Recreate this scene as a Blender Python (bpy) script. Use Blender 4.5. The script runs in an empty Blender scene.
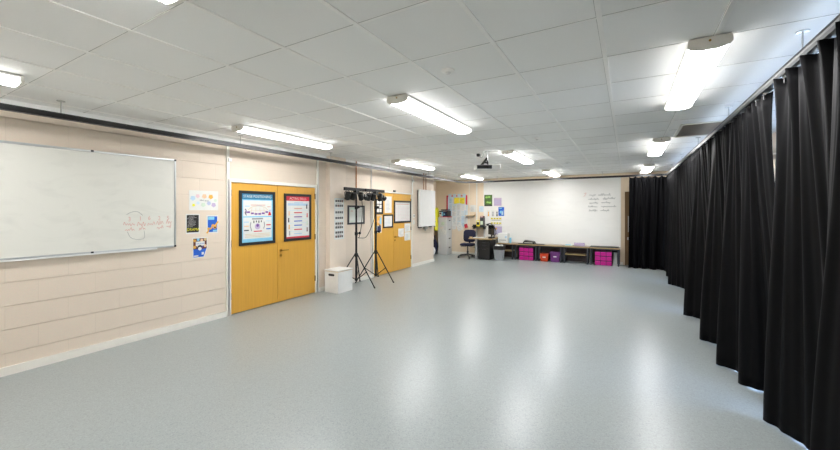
import bpy, bmesh, math, random
from mathutils import Vector, Matrix
random.seed(7)
S = bpy.context.scene
COL = S.collection
PI = math.pi
CZ = 2.633          # ceiling height
WX = -5.14          # left wall plane
BY = 11.88          # back wall plane
RX = 1.75           # window wall plane

# ------------------------------------------------------------------ materials
def lin(c):
    return tuple(((v/255)/12.92 if v/255 <= .04045 else ((v/255+.055)/1.055)**2.4) for v in c)

MATS = {}
def mat(name, rgb, rough=.5, metal=0., var=.06, scale=12., bump=0., spec=.5, emit=0.):
    """procedural principled material: noise varies the colour a little"""
    if name in MATS: return MATS[name]
    m = bpy.data.materials.new(name); m.use_nodes = True
    n = m.node_tree.nodes; l = m.node_tree.links
    p = n['Principled BSDF']
    tc = n.new('ShaderNodeTexCoord'); nz = n.new('ShaderNodeTexNoise')
    nz.inputs['Scale'].default_value = scale; nz.inputs['Detail'].default_value = 4
    l.new(tc.outputs['Object'], nz.inputs['Vector'])
    r = n.new('ShaderNodeValToRGB')
    c = lin(rgb)
    r.color_ramp.elements[0].position = .3; r.color_ramp.elements[1].position = .7
    r.color_ramp.elements[0].color = tuple(v*(1-var) for v in c)+(1,)
    r.color_ramp.elements[1].color = tuple(min(1, v*(1+var)) for v in c)+(1,)
    l.new(nz.outputs['Fac'], r.inputs['Fac']); l.new(r.outputs['Color'], p.inputs['Base Color'])
    p.inputs['Roughness'].default_value = rough; p.inputs['Metallic'].default_value = metal
    p.inputs['Specular IOR Level'].default_value = spec
    if emit:
        p.inputs['Emission Color'].default_value = c+(1,); p.inputs['Emission Strength'].default_value = emit
    if bump:
        b = n.new('ShaderNodeBump'); b.inputs['Strength'].default_value = bump; b.inputs['Distance'].default_value = .01
        l.new(nz.outputs['Fac'], b.inputs['Height']); l.new(b.outputs['Normal'], p.inputs['Normal'])
    MATS[name] = m
    return m

def block_mat(name, rgb, axis):
    """painted blockwork, 450 x 225 courses, joints in relief"""
    m = bpy.data.materials.new(name); m.use_nodes = True
    n = m.node_tree.nodes; l = m.node_tree.links; p = n['Principled BSDF']
    g = n.new('ShaderNodeNewGeometry'); sx = n.new('ShaderNodeSeparateXYZ'); l.new(g.outputs['Position'], sx.inputs[0])
    ax = n.new('ShaderNodeMath'); ax.operation = 'ADD'; ax.inputs[1].default_value = .09+9.0
    l.new(sx.outputs[axis], ax.inputs[0])
    az = n.new('ShaderNodeMath'); az.operation = 'ADD'; az.inputs[1].default_value = .016
    l.new(sx.outputs['Z'], az.inputs[0])
    cb = n.new('ShaderNodeCombineXYZ'); l.new(ax.outputs[0], cb.inputs[0]); l.new(az.outputs[0], cb.inputs[1])
    br = n.new('ShaderNodeTexBrick'); br.inputs['Scale'].default_value = 1
    br.inputs['Brick Width'].default_value = .45; br.inputs['Row Height'].default_value = .225
    br.inputs['Mortar Size'].default_value = .0035; br.inputs['Mortar Smooth'].default_value = .6; br.inputs['Bias'].default_value = 0
    c = lin(rgb)
    br.inputs['Color1'].default_value = tuple(v*.985 for v in c)+(1,)
    br.inputs['Color2'].default_value = tuple(min(1, v*1.015) for v in c)+(1,)
    br.inputs['Mortar'].default_value = tuple(v*.94 for v in c)+(1,)
    l.new(cb.outputs[0], br.inputs['Vector'])
    nz = n.new('ShaderNodeTexNoise'); nz.inputs['Scale'].default_value = 90; nz.inputs['Detail'].default_value = 5
    l.new(g.outputs['Position'], nz.inputs['Vector'])
    mx = n.new('ShaderNodeMix'); mx.data_type = 'RGBA'; mx.blend_type = 'MULTIPLY'; mx.inputs[0].default_value = .12
    l.new(br.outputs['Color'], mx.inputs[6]); l.new(nz.outputs['Color'], mx.inputs[7])
    l.new(mx.outputs[2], p.inputs['Base Color'])
    ad = n.new('ShaderNodeMath'); ad.operation = 'MULTIPLY_ADD'; ad.inputs[1].default_value = -1.0
    ns = n.new('ShaderNodeMath'); ns.operation = 'MULTIPLY'; ns.inputs[1].default_value = .25
    l.new(nz.outputs['Fac'], ns.inputs[0]); l.new(br.outputs['Fac'], ad.inputs[0]); l.new(ns.outputs[0], ad.inputs[2])
    b = n.new('ShaderNodeBump'); b.inputs['Strength'].default_value = .3; b.inputs['Distance'].default_value = .004
    l.new(ad.outputs[0], b.inputs['Height']); l.new(b.outputs['Normal'], p.inputs['Normal'])
    p.inputs['Roughness'].default_value = .62
    return m

def floor_mat():
    m = bpy.data.materials.new('speckled_vinyl'); m.use_nodes = True
    n = m.node_tree.nodes; l = m.node_tree.links; p = n['Principled BSDF']
    g = n.new('ShaderNodeNewGeometry')
    v = n.new('ShaderNodeTexVoronoi'); v.inputs['Scale'].default_value = 130; l.new(g.outputs['Position'], v.inputs['Vector'])
    sp = n.new('ShaderNodeSeparateColor'); l.new(v.outputs['Color'], sp.inputs[0])
    r = n.new('ShaderNodeValToRGB'); e = r.color_ramp.elements
    base = lin(FLOOR_RGB)
    e[0].position = .0; e[0].color = tuple(x*.82 for x in base)+(1,)
    e[1].position = 1.; e[1].color = tuple(min(1, x*1.14) for x in base)+(1,)
    a = r.color_ramp.elements.new(.22); a.color = tuple(x*.97 for x in base)+(1,)
    a = r.color_ramp.elements.new(.8); a.color = tuple(x*1.03 for x in base)+(1,)
    l.new(sp.outputs[0], r.inputs['Fac'])
    nz = n.new('ShaderNodeTexNoise'); nz.inputs['Scale'].default_value = 1.3; nz.inputs['Detail'].default_value = 5; l.new(g.outputs['Position'], nz.inputs['Vector'])
    mx = n.new('ShaderNodeMix'); mx.data_type = 'RGBA'; mx.blend_type = 'OVERLAY'; mx.inputs[0].default_value = .02
    l.new(r.outputs['Color'], mx.inputs[6]); l.new(nz.outputs['Fac'], mx.inputs[7]); l.new(mx.outputs[2], p.inputs['Base Color'])
    rr = n.new('ShaderNodeMapRange'); rr.inputs[3].default_value = .27; rr.inputs[4].default_value = .31
    l.new(nz.outputs['Fac'], rr.inputs[0]); l.new(rr.outputs[0], p.inputs['Roughness'])
    n2 = n.new('ShaderNodeTexNoise'); n2.inputs['Scale'].default_value = 140; l.new(g.outputs['Position'], n2.inputs['Vector'])
    b = n.new('ShaderNodeBump'); b.inputs['Strength'].default_value = .12; b.inputs['Distance'].default_value = .002
    l.new(n2.outputs['Fac'], b.inputs['Height']); l.new(b.outputs['Normal'], p.inputs['Normal'])
    p.inputs['Specular IOR Level'].default_value = .5
    return m

def tile_mat():
    m = bpy.data.materials.new('ceiling_tile'); m.use_nodes = True
    n = m.node_tree.nodes; l = m.node_tree.links; p = n['Principled BSDF']
    g = n.new('ShaderNodeNewGeometry')
    sx = n.new('ShaderNodeSeparateXYZ'); l.new(g.outputs['Position'], sx.inputs[0])
    cells = []
    for k, off in (('X', 3.132+12), ('Y', -2.21+12)):
        a = n.new('ShaderNodeMath'); a.operation = 'ADD'; a.inputs[1].default_value = off; l.new(sx.outputs[k], a.inputs[0])
        d = n.new('ShaderNodeMath'); d.operation = 'DIVIDE'; d.inputs[1].default_value = .6; l.new(a.outputs[0], d.inputs[0])
        f = n.new('ShaderNodeMath'); f.operation = 'FLOOR'; l.new(d.outputs[0], f.inputs[0]); cells.append(f)
    cb = n.new('ShaderNodeCombineXYZ'); l.new(cells[0].outputs[0], cb.inputs[0]); l.new(cells[1].outputs[0], cb.inputs[1])
    w = n.new('ShaderNodeTexWhiteNoise'); w.noise_dimensions = '2D'; l.new(cb.outputs[0], w.inputs['Vector'])
    nz = n.new('ShaderNodeTexNoise'); nz.inputs['Scale'].default_value = 160; nz.inputs['Detail'].default_value = 3; l.new(g.outputs['Position'], nz.inputs['Vector'])
    ad = n.new('ShaderNodeMath'); ad.operation = 'MULTIPLY_ADD'; ad.inputs[1].default_value = .5; l.new(w.outputs['Value'], ad.inputs[0])
    ns = n.new('ShaderNodeMath'); ns.operation = 'MULTIPLY'; ns.inputs[1].default_value = .5; l.new(nz.outputs['Fac'], ns.inputs[0]); l.new(ns.outputs[0], ad.inputs[2])
    r = n.new('ShaderNodeValToRGB'); c = lin(CEIL_RGB)
    r.color_ramp.elements[0].color = tuple(v*.94 for v in c)+(1,); r.color_ramp.elements[1].color = tuple(min(1, v*1.05) for v in c)+(1,)
    l.new(ad.outputs[0], r.inputs['Fac']); l.new(r.outputs['Color'], p.inputs['Base Color'])
    p.inputs['Roughness'].default_value = .75
    return m

def wood_mat(name, rgb, rough=.4, sc=(30, 30, 1.5), var=.10):
    m = bpy.data.materials.new(name); m.use_nodes = True
    n = m.node_tree.nodes; l = m.node_tree.links; p = n['Principled BSDF']
    g = n.new('ShaderNodeNewGeometry'); mp = n.new('ShaderNodeMapping'); mp.inputs['Scale'].default_value = sc
    l.new(g.outputs['Position'], mp.inputs['Vector'])
    nz = n.new('ShaderNodeTexNoise'); nz.inputs['Scale'].default_value = 1.6; nz.inputs['Detail'].default_value = 6; l.new(mp.outputs[0], nz.inputs['Vector'])
    r = n.new('ShaderNodeValToRGB'); c = lin(rgb)
    r.color_ramp.elements[0].position = .3; r.color_ramp.elements[1].position = .7
    r.color_ramp.elements[0].color = tuple(v*(1-var) for v in c)+(1,); r.color_ramp.elements[1].color = tuple(v*(1+var) for v in c)+(1,)
    l.new(nz.outputs['Fac'], r.inputs['Fac']); l.new(r.outputs['Color'], p.inputs['Base Color'])
    p.inputs['Roughness'].default_value = rough
    return m

def board_mat(name, rgb, sm=.06, rough=.32):
    """whiteboard enamel with rubbed-out smears"""
    m = bpy.data.materials.new(name); m.use_nodes = True
    n = m.node_tree.nodes; l = m.node_tree.links; p = n['Principled BSDF']
    g = n.new('ShaderNodeNewGeometry'); mp = n.new('ShaderNodeMapping'); mp.inputs['Scale'].default_value = (1, 1.3, 3.2)
    l.new(g.outputs['Position'], mp.inputs['Vector'])
    nz = n.new('ShaderNodeTexNoise'); nz.inputs['Scale'].default_value = 1.7; nz.inputs['Detail'].default_value = 7; nz.inputs['Distortion'].default_value = 1.2
    l.new(mp.outputs[0], nz.inputs['Vector'])
    r = n.new('ShaderNodeValToRGB'); c = lin(rgb)
    r.color_ramp.elements[0].position = .28; r.color_ramp.elements[1].position = .5
    r.color_ramp.elements[0].color = tuple(v*(1-sm*3) for v in c)+(1,); r.color_ramp.elements[1].color = c+(1,)
    l.new(nz.outputs['Fac'], r.inputs['Fac']); l.new(r.outputs['Color'], p.inputs['Base Color'])
    p.inputs['Roughness'].default_value = rough
    return m

def glass_mat():
    m = bpy.data.materials.new('window_glass'); m.use_nodes = True
    n = m.node_tree.nodes; l = m.node_tree.links; n.remove(n['Principled BSDF'])
    t = n.new('ShaderNodeBsdfTransparent'); g = n.new('ShaderNodeBsdfGlossy'); g.inputs['Roughness'].default_value = .02
    nz = n.new('ShaderNodeTexNoise'); nz.inputs['Scale'].default_value = 2
    mr = n.new('ShaderNodeMapRange'); mr.inputs[3].default_value = .05; mr.inputs[4].default_value = .09
    l.new(nz.outputs['Fac'], mr.inputs[0])
    x = n.new('ShaderNodeMixShader'); l.new(mr.outputs[0], x.inputs[0]); l.new(t.outputs[0], x.inputs[1]); l.new(g.outputs[0], x.inputs[2])
    l.new(x.outputs[0], n['Material Output'].inputs['Surface'])
    return m

def emit_mat(name, rgb, strength):
    m = bpy.data.materials.new(name); m.use_nodes = True
    n = m.node_tree.nodes; l = m.node_tree.links; p = n['Principled BSDF']
    p.inputs['Base Color'].default_value = (.85, .85, .83, 1); p.inputs['Roughness'].default_value = .4
    nz = n.new('ShaderNodeTexNoise'); nz.inputs['Scale'].default_value = 3
    r = n.new('ShaderNodeMapRange'); r.inputs[3].default_value = strength*.97; r.inputs[4].default_value = strength*1.03
    l.new(nz.outputs['Fac'], r.inputs[0]); l.new(r.outputs[0], p.inputs['Emission Strength'])
    p.inputs['Emission Color'].default_value = lin(rgb)+(1,)
    return m

FLOOR_RGB = (149, 156, 155)
CEIL_RGB = (250, 250, 247)
LAMP = 15.0
M = dict(
    wallL=block_mat('cream_blockwork', (226, 211, 193), 'Y'),
    wallB=block_mat('beige_blockwork', (226, 208, 182), 'X'),
    plaster=mat('cream_plaster', (226, 211, 194), .6, var=.02, scale=6, bump=.03),
    plasterB=mat('beige_plaster', (226, 208, 182), .6, var=.02, scale=6, bump=.03),
    floor=floor_mat(), tile=tile_mat(),
    tbar=mat('tee_bar', (252, 251, 247), .5, var=.02),
    teeshade=mat('tee_edge_shade', (186, 185, 180), .6, var=.02),
    gloss=mat('cream_gloss_paint', (232, 229, 219), .35, var=.02),
    white=mat('white_plastic', (228, 228, 224), .4, var=.02),
    paper=mat('white_paper', (220, 220, 215), .7, var=.02),
    paper2=mat('pale_blue_paper', (196, 216, 228), .7, var=.04),
    oak=wood_mat('oak_veneer', (212, 160, 62), .38, (40, 40, 1.2), .05),
    oakdark=wood_mat('brown_veneer', (112, 84, 48), .45),
    benchtop=wood_mat('bench_laminate', (150, 132, 108), .4, (3, 30, 30)),
    edge=wood_mat('bench_edge', (170, 145, 100), .45, (3, 30, 30)),
    brownshade=wood_mat('dark_brown_shade', (62, 46, 42), .6, (3, 30, 30)),
    black=mat('black_plastic', (22, 22, 23), .42, var=.1),
    satin=mat('black_satin_metal', (20, 20, 21), .35, var=.1, metal=.2),
    steel=mat('brushed_steel', (190, 190, 188), .3, metal=1, var=.04),
    alum=mat('aluminium', (196, 198, 198), .35, metal=.9, var=.03),
    track=mat('dark_track_metal', (58, 59, 62), .3, metal=.5, var=.05),
    dkbrass=mat('dark_brass', (84, 66, 40), .4, metal=.6, var=.06),
    trackgrey=mat('track_grey', (118, 118, 116), .45, metal=.2, var=.04),
    brass=mat('brass', (170, 132, 62), .3, metal=1, var=.06),
    copper=mat('copper_pipe', (176, 128, 92), .4, metal=.6, var=.06),
    dkgrey=mat('dark_grey_steel', (58, 60, 66), .45, metal=.2, var=.06),
    grey=mat('grey_plastic', (146, 148, 150), .5, var=.03),
    cabinet=mat('grey_steel', (206, 208, 208), .45, var=.02),
    wb=board_mat('whiteboard_enamel', (222, 221, 212), .03),
    wbb=board_mat('white_projection_board', (232, 231, 226), .012, .38),
    navy=mat('navy_fabric', (26, 27, 52), .9, var=.15, scale=60, bump=.1),
    fabric=mat('black_curtain_fabric', (6, 6, 8), .6, var=.12, scale=40, spec=.10),
    magenta=mat('magenta_plastic', (196, 20, 136), .4, var=.04),
    casing=mat('dark_magenta_plastic', (70, 14, 60), .5, var=.05),
    orange=mat('orange_plastic', (200, 62, 14), .42, var=.04),
    purple=mat('purple_plastic', (104, 44, 112), .42, var=.04),
    hivis=mat('hi_vis_yellow', (226, 222, 40), .7, var=.06),
    red=mat('red_print', (206, 44, 62), .55, var=.05),
    blue=mat('blue_print', (24, 92, 196), .55, var=.05),
    teal=mat('teal_print', (40, 120, 156), .55, var=.05),
    ltblue=mat('light_blue_print', (130, 196, 224), .55, var=.05),
    yellow=mat('yellow_print', (232, 214, 50), .6, var=.05),
    gold=mat('gold_print', (226, 170, 70), .6, var=.08, scale=40),
    pink=mat('pink_print', (222, 190, 196), .6, var=.05),
    salmon=mat('orange_print', (228, 188, 150), .6, var=.05),
    sage=mat('sage_print', (200, 216, 196), .6, var=.05),
    lilac=mat('lilac_print', (186, 170, 200), .6, var=.05),
    periw=mat('periwinkle_print', (178, 188, 214), .6, var=.05),
    skyp=mat('sky_print', (172, 200, 220), .6, var=.05),
    violet=mat('violet_print', (116, 72, 150), .6, var=.05),
    ink=mat('dark_ink', (40, 42, 52), .6, var=.05),
    greyink=mat('grey_ink', (150, 150, 152), .6, var=.05),
    redink=mat('red_marker', (212, 160, 148), .6, var=.05),
    dryink=mat('grey_marker', (152, 154, 152), .6, var=.05),
    green=mat('green_print', (74, 106, 42), .6, var=.35, scale=30),
    hivgreen=mat('lime_print', (140, 190, 90), .6, var=.1),
    card=mat('brown_card', (206, 178, 132), .7, var=.04),
    navyp=mat('navy_plastic', (24, 36, 84), .45, var=.06),
    maroon=mat('maroon_print', (96, 44, 40), .6, var=.1),
    blackp=mat('black_print', (28, 28, 30), .5, var=.1),
    glassdark=mat('black_glass', (12, 12, 14), .1, var=.05),
    lens=mat('lamp_lens', (120, 122, 122), .15, var=.04),
    vent=mat('brown_grille', (176, 164, 150), .5, var=.05),
    tarmac=mat('grey_paving', (120, 120, 116), .8, var=.08),
    diffuser_side=emit_mat('lit_diffuser_side', (255, 253, 249), LAMP*.18),
    diffuser=emit_mat('lit_diffuser', (254, 253, 254), LAMP),
    glass=glass_mat(),
)

# ------------------------------------------------------------------ mesh builder (world coordinates)
class Frame:
    """a flat place on a surface: u right, v up, n towards the viewer"""
    def __init__(s, o, u, v):
        s.o = Vector(o); s.u = Vector(u).normalized(); s.v = Vector(v).normalized(); s.n = s.u.cross(s.v)
    def p(s, a, b, d=0): return s.o+s.u*a+s.v*b+s.n*d

def wallF(y, z, x=WX): return Frame((x, y, z), (0, 1, 0), (0, 0, 1))      # on the left wall, facing +X
def backF(x, z, y=BY): return Frame((x, y, z), (1, 0, 0), (0, 0, 1))      # on the back wall, facing -Y

class MB:
    def __init__(s): s.bm = bmesh.new(); s.mats = []; s.cur = 0
    def use(s, m):
        m = M[m] if isinstance(m, str) else m
        if m not in s.mats: s.mats.append(m)
        s.cur = s.mats.index(m); return s
    def face(s, vs):
        try: f = s.bm.faces.new(vs)
        except ValueError: return None
        f.material_index = s.cur; return f
    def hexa(s, P):
        v = [s.bm.verts.new(p) for p in P]
        for q in ((0, 3, 2, 1), (4, 5, 6, 7), (0, 1, 5, 4), (1, 2, 6, 5), (2, 3, 7, 6), (3, 0, 4, 7)): s.face([v[i] for i in q])
        return s
    def box(s, x0, x1, y0, y1, z0, z1):
        return s.hexa([(x0, y0, z0), (x1, y0, z0), (x1, y1, z0), (x0, y1, z0), (x0, y0, z1), (x1, y0, z1), (x1, y1, z1), (x0, y1, z1)])
    def obox(s, c, size, rot=None):
        c = Vector(c); a, b, d = [k/2 for k in size]; R = rot or Matrix.Identity(3)
        return s.hexa([c+R@Vector(q) for q in ((-a, -b, -d), (a, -b, -d), (a, b, -d), (-a, b, -d), (-a, -b, d), (a, -b, d), (a, b, d), (-a, b, d))])
    def taper(s, c, w0, d0, w1, d1, z0, z1):
        x, y = c
        return s.hexa([(x-w0/2, y-d0/2, z0), (x+w0/2, y-d0/2, z0), (x+w0/2, y+d0/2, z0), (x-w0/2, y+d0/2, z0),
                       (x-w1/2, y-d1/2, z1), (x+w1/2, y-d1/2, z1), (x+w1/2, y+d1/2, z1), (x-w1/2, y+d1/2, z1)])
    def rect(s, F, u0, u1, v0, v1, d0=0, d1=.002):
        return s.hexa([F.p(u0, v0, d0), F.p(u1, v0, d0), F.p(u1, v1, d0), F.p(u0, v1, d0), F.p(u0, v0, d1), F.p(u1, v0, d1), F.p(u1, v1, d1), F.p(u0, v1, d1)])
    def poly(s, F, pts, d0, d1):
        a = [s.bm.verts.new(F.p(x, y, d0)) for x, y in pts]; b = [s.bm.verts.new(F.p(x, y, d1)) for x, y in pts]
        n = len(pts); s.face(a[::-1]); s.face(b)
        for i in range(n): s.face([a[i], a[(i+1) % n], b[(i+1) % n], b[i]])
        return s
    def disc(s, F, u, v, r, d0, d1, n=14, ry=None):
        ry = ry or r
        return s.poly(F, [(u+r*math.cos(2*PI*i/n), v+ry*math.sin(2*PI*i/n)) for i in range(n)], d0, d1)
    def star(s, F, u, v, r, d0, d1, n=5):
        return s.poly(F, [(u+r*(1 if i % 2 else .78)*math.cos(PI*i/n+PI/2), v+r*(1 if i % 2 else .78)*math.sin(PI*i/n+PI/2)) for i in range(2*n)], d0, d1)
    def prismY(s, prof, y0, y1):
        a = [s.bm.verts.new((x, y0, z)) for x, z in prof]; b = [s.bm.verts.new((x, y1, z)) for x, z in prof]; n = len(prof)
        s.face(a); s.face(b[::-1])
        for i in range(n): s.face([a[i], b[i], b[(i+1) % n], a[(i+1) % n]])
        return s
    def tube(s, pts, r, n=8, r2=None):
        pts = [Vector(p) for p in pts]; rings = []; up = None
        for i, p in enumerate(pts):
            t = (pts[min(i+1, len(pts)-1)]-pts[max(i-1, 0)]).normalized()
            if up is None: up = t.orthogonal().normalized()
            a = (up-t*up.dot(t)); a = a.normalized() if a.length > 1e-6 else t.orthogonal().normalized(); up = a; b = t.cross(a)
            rr = r if r2 is None else r+(r2-r)*i/(len(pts)-1)
            rings.append([s.bm.verts.new(p+(a*math.cos(2*PI*k/n)+b*math.sin(2*PI*k/n))*rr) for k in range(n)])
        s.face(rings[0][::-1]); s.face(rings[-1])
        for A, B in zip(rings, rings[1:]):
            for k in range(n): s.face([A[k], A[(k+1) % n], B[(k+1) % n], B[k]])
        return s
    def lathe(s, c, prof, n=20):
        c = Vector(c); rings = []
        for r, z in prof: rings.append([s.bm.verts.new(c+Vector((r*math.cos(2*PI*k/n), r*math.sin(2*PI*k/n), z))) for k in range(n)])
        s.face(rings[0][::-1]); s.face(rings[-1])
        for A, B in zip(rings, rings[1:]):
            for k in range(n): s.face([A[k], A[(k+1) % n], B[(k+1) % n], B[k]])
        return s
    def ball(s, c, r, sz=(1, 1, 1), n=12):
        c = Vector(c); g = bmesh.ops.create_uvsphere(s.bm, u_segments=n, v_segments=max(6, n//2), radius=r)
        for v in g['verts']:
            v.co = c+Vector((v.co.x*sz[0], v.co.y*sz[1], v.co.z*sz[2]))
            for f in v.link_faces: f.material_index = s.cur
        return s
    def text(s, F, txt, u, v, size, d=.003, depth=.0008, align='LEFT', sx=1.):
        cu = bpy.data.curves.new('t', 'FONT'); cu.body = txt; cu.size = size; cu.align_x = align; cu.resolution_u = 2
        o = bpy.data.objects.new('t', cu); me = o.to_mesh()
        vs = [s.bm.verts.new(F.p(u+q.co.x*sx, v+q.co.y, d)) for q in me.vertices]
        for pl in me.polygons: s.face([vs[i] for i in pl.vertices])
        o.to_mesh_clear(); bpy.data.objects.remove(o); bpy.data.curves.remove(cu)
        return s
    def scribble(s, F, u0, u1, v, h, d=.003, w=.005, seed=0, sl=0):
        """hand-written word: one connected wavering stroke"""
        rn = random.Random(seed); pts = []; n = max(5, int((u1-u0)/(h*.33)))
        for i in range(n+1):
            t = i/n; pts.append((u0+(u1-u0)*t+rn.uniform(-.2, .2)*h*.4, v+sl*t+(h*rn.choice((.45, .5, .6, 1.1)) if i % 2 else h*rn.choice((-.3, 0, .05, .1)))))
        pts = [(q.x, q.y) for q in cr([(a, b, 0) for a, b in pts], 3)]
        for (a, b), (c, e) in zip(pts, pts[1:]):
            L = math.hypot(c-a, e-b) or 1; nx, ny = -(e-b)/L*w/2, (c-a)/L*w/2
            s.poly(F, [(a-nx, b-ny), (c-nx, e-ny), (c+nx, e+ny), (a+nx, b+ny)], d-.0008, d)
        return s
    def stroke(s, F, pts, w, d=.003):
        for (a, b), (c, e) in zip(pts, pts[1:]):
            L = math.hypot(c-a, e-b) or 1; nx, ny = -(e-b)/L*w/2, (c-a)/L*w/2
            s.poly(F, [(a-nx, b-ny), (c-nx, e-ny), (c+nx, e+ny), (a+nx, b+ny)], d-.0008, d)
        return s
    def build(s, name, m=None, parent=None, smooth=False, bevel=0, at=None):
        """ONE mesh object; origin at its parent's world place, or at `at` / base centre when top-level"""
        if m is not None and not s.mats: s.use(m)
        bmesh.ops.recalc_face_normals(s.bm, faces=s.bm.faces)
        xs = [v.co for v in s.bm.verts]
        if parent is not None: off = wloc(parent)
        elif at is not None: off = Vector(at)
        else:
            off = Vector(((min(p.x for p in xs)+max(p.x for p in xs))/2, (min(p.y for p in xs)+max(p.y for p in xs))/2, min(p.z for p in xs)))
        for v in s.bm.verts: v.co -= off
        me = bpy.data.meshes.new(name); s.bm.to_mesh(me); s.bm.free()
        for q in s.mats: me.materials.append(q)
        if smooth:
            for p in me.polygons: p.use_smooth = True
            me.set_sharp_from_angle(angle=math.radians(42))
        o = bpy.data.objects.new(name, me); COL.objects.link(o)
        if parent is not None: o.parent = parent
        else: o.location = off
        if bevel:
            b = o.modifiers.new('bevel', 'BEVEL'); b.width = bevel; b.segments = 2; b.limit_method = 'ANGLE'; b.angle_limit = math.radians(40)
        return o

def B(m): return MB().use(m)
def wloc(o):
    p = Vector(o.location)
    while o.parent: o = o.parent; p += Vector(o.location)
    return p
def tag(o, label, cat, group=None, kind=None):
    o['label'] = label; o['category'] = cat
    if group: o['group'] = group
    if kind: o['kind'] = kind
    return o
def thing(name, label, cat, loc, group=None):
    o = bpy.data.objects.new(name, None); COL.objects.link(o); o.location = loc; o.empty_display_size = .1
    return tag(o, label, cat, group)
def struct(name, loc=None):
    o = bpy.data.objects.new(name, None); COL.objects.link(o); o.location = loc or (0, 0, 0); o['kind'] = 'structure'; return o
def st(o): o['kind'] = 'structure'; return o
def kids(o): return [c for c in COL.objects if c.parent == o]
def dup(o, parent=None):
    c = o.copy(); COL.objects.link(c)
    if parent is not None: c.parent = parent
    for k in kids(o): dup(k, c)
    return c
def cr(P, n=8):
    """catmull-rom through points"""
    P = [Vector(p) for p in P]; out = []
    for i in range(len(P)-1):
        a, b, c, d = P[max(i-1, 0)], P[i], P[i+1], P[min(i+2, len(P)-1)]
        for k in range(n):
            t = k/n; out.append(.5*((2*b)+(c-a)*t+(2*a-5*b+4*c-d)*t*t+(3*b-a-3*c+d)*t**3))
    out.append(P[-1]); return out

# ================================================================== THE ROOM
Y0 = -1.7       # wall behind the photographer
st(B('floor').box(-6.25, RX+.2, Y0-.15, BY+.15, -.1, 0).build('floor'))
st(B('tile').box(-6.25, RX+.2, Y0-.15, BY+.15, CZ, CZ+.1).build('ceiling'))
g = B('tbar')  # grey strips along one side of each tee paint its shadow line
for i in range(-4, 9):
    x = -3.132+.6*i
    if x > WX+.02 or True:
        if -6.1 < x < RX: g.use('tbar').box(x-.0135, x+.0135, Y0, BY, CZ-.006, CZ+.001).use('teeshade').box(x-.0165, x-.0135, Y0, BY, CZ-.002, CZ+.001)
for j in range(-7, 17):
    y = 2.21+.6*j
    if Y0 < y < BY: g.use('tbar').box(-6.1, RX, y-.008, y+.008, CZ-.003, CZ+.001).use('teeshade').box(-6.1, RX, y-.0115, y-.008, CZ-.0015, CZ+.001)
st(g.build('trim_1'))
# left wall with two door openings (leaf openings 3.29-4.98 and 6.79-8.50)
D1, D2, DH = (3.29, 4.985), (6.79, 8.50), 1.995
w = B('wallL')
def courses(mb, x, a, b, z0, z1):
    mb.box(x-.25, x-.008, a, b, z0, z1); k = 0
    while True:
        p, q = max(z0, .209+.225*(k-1)+.003), min(z1, .209+.225*k-.003)
        if p >= z1: break
        if q > p: mb.box(x-.008, x, a, b, p, q)
        k += 1
WT = CZ
for a, b in ((Y0, D1[0]-.05), (D1[1]+.05, D2[0]-.03), (D2[1]+.03, 9.83)): courses(w, WX, a, b, 0, WT)
for a, b, h in ((D1[0]-.05, D1[1]+.05, DH+.05), (D2[0]-.03, D2[1]+.03, DH+.03)):
    w.box(WX-.25, WX, a, b, h, WT); w.box(WX-.25, WX-.055, a, b, 0, h)  # lower box added to stop sky light leaking round the door leaves
st(w.build('wall_left'))
st(B('plaster').box(WX-.02, WX+.1, 5.27, 5.73, 0, WT).build('wall_pier'))      # the shallow pier beside the first door
st(B('plasterB').box(-6.25, WX-.25, 9.6, 9.83, 0, CZ).build('wall_alcove_front'))
st(B('wallB').box(-6.25, -6.1, 9.83, BY+.12, 0, CZ).build('wall_alcove_left'))
st(B('plasterB').box(-6.25, RX+.15, BY, BY+.15, 0, CZ).build('wall_back'))
st(B('plaster').box(WX-.25, RX+.15, Y0-.15, Y0, 0, CZ).build('wall_front'))
# window wall behind the curtains
w = B('plaster'); WIN = [(-1.1, .9), (1.5, 3.9), (4.5, 6.9), (7.5, 9.9)]; zs, zt = .95, 2.35
w.box(RX, RX+.2, Y0, BY, 0, zs); w.box(RX, RX+.2, Y0, BY, zt, CZ)
e = [Y0]+[q for p in WIN for q in p]+[BY]
for a, b in zip(e[::2], e[1::2]): w.box(RX, RX+.2, a, b, zs, zt)
st(w.build('wall_right'))
for k, (a, b) in enumerate(WIN):
    r = struct('window_%d' % (k+1), (RX+.1, (a+b)/2, zs))
    f = B('white')
    for y in (a, (a+b)/2-.03, b-.06): f.box(RX+.07, RX+.13, y, y+.06, zs, zt)
    for z in (zs, zt-.06): f.box(RX+.07, RX+.13, a, b, z, z+.06)
    f.build('window_frame', None, r)
    B('glass').box(RX+.097, RX+.103, a+.05, b-.05, zs+.05, zt-.05).build('glass_pane', None, r)
    B('gloss').box(RX-.05, RX+.07, a-.03, b+.03, zs-.03, zs+.005).build('window_sill', None, r)
st(B('tarmac').box(RX+.3, 30, -15, 25, -.3, -.15).build('ground'))

# skirting
s_ = B('gloss')
for a, b in ((Y0, D1[0]-.06), (D1[1]+.085, 5.27), (5.73, D2[0]-.04), (D2[1]+.05, 9.845)): s_.box(WX, WX+.018, a, b, 0, .082)
s_.box(WX+.1, WX+.118, 5.252, 5.748, 0, .082); s_.box(WX, WX+.1, 5.252, 5.27, 0, .082); s_.box(WX, WX+.1, 5.73, 5.748, 0, .082)
st(s_.build('baseboard_left'))
st(B('gloss').box(-6.1, -.1, BY-.018, BY, 0, .082).box(-6.1, -6.082, 9.83, BY, 0, .082).build('baseboard_back'))

st(B('tile').box(WX, WX+.012, Y0, 9.83, 2.566, CZ).build('trim_9'))      # pale margin strip under the tiles
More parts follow.
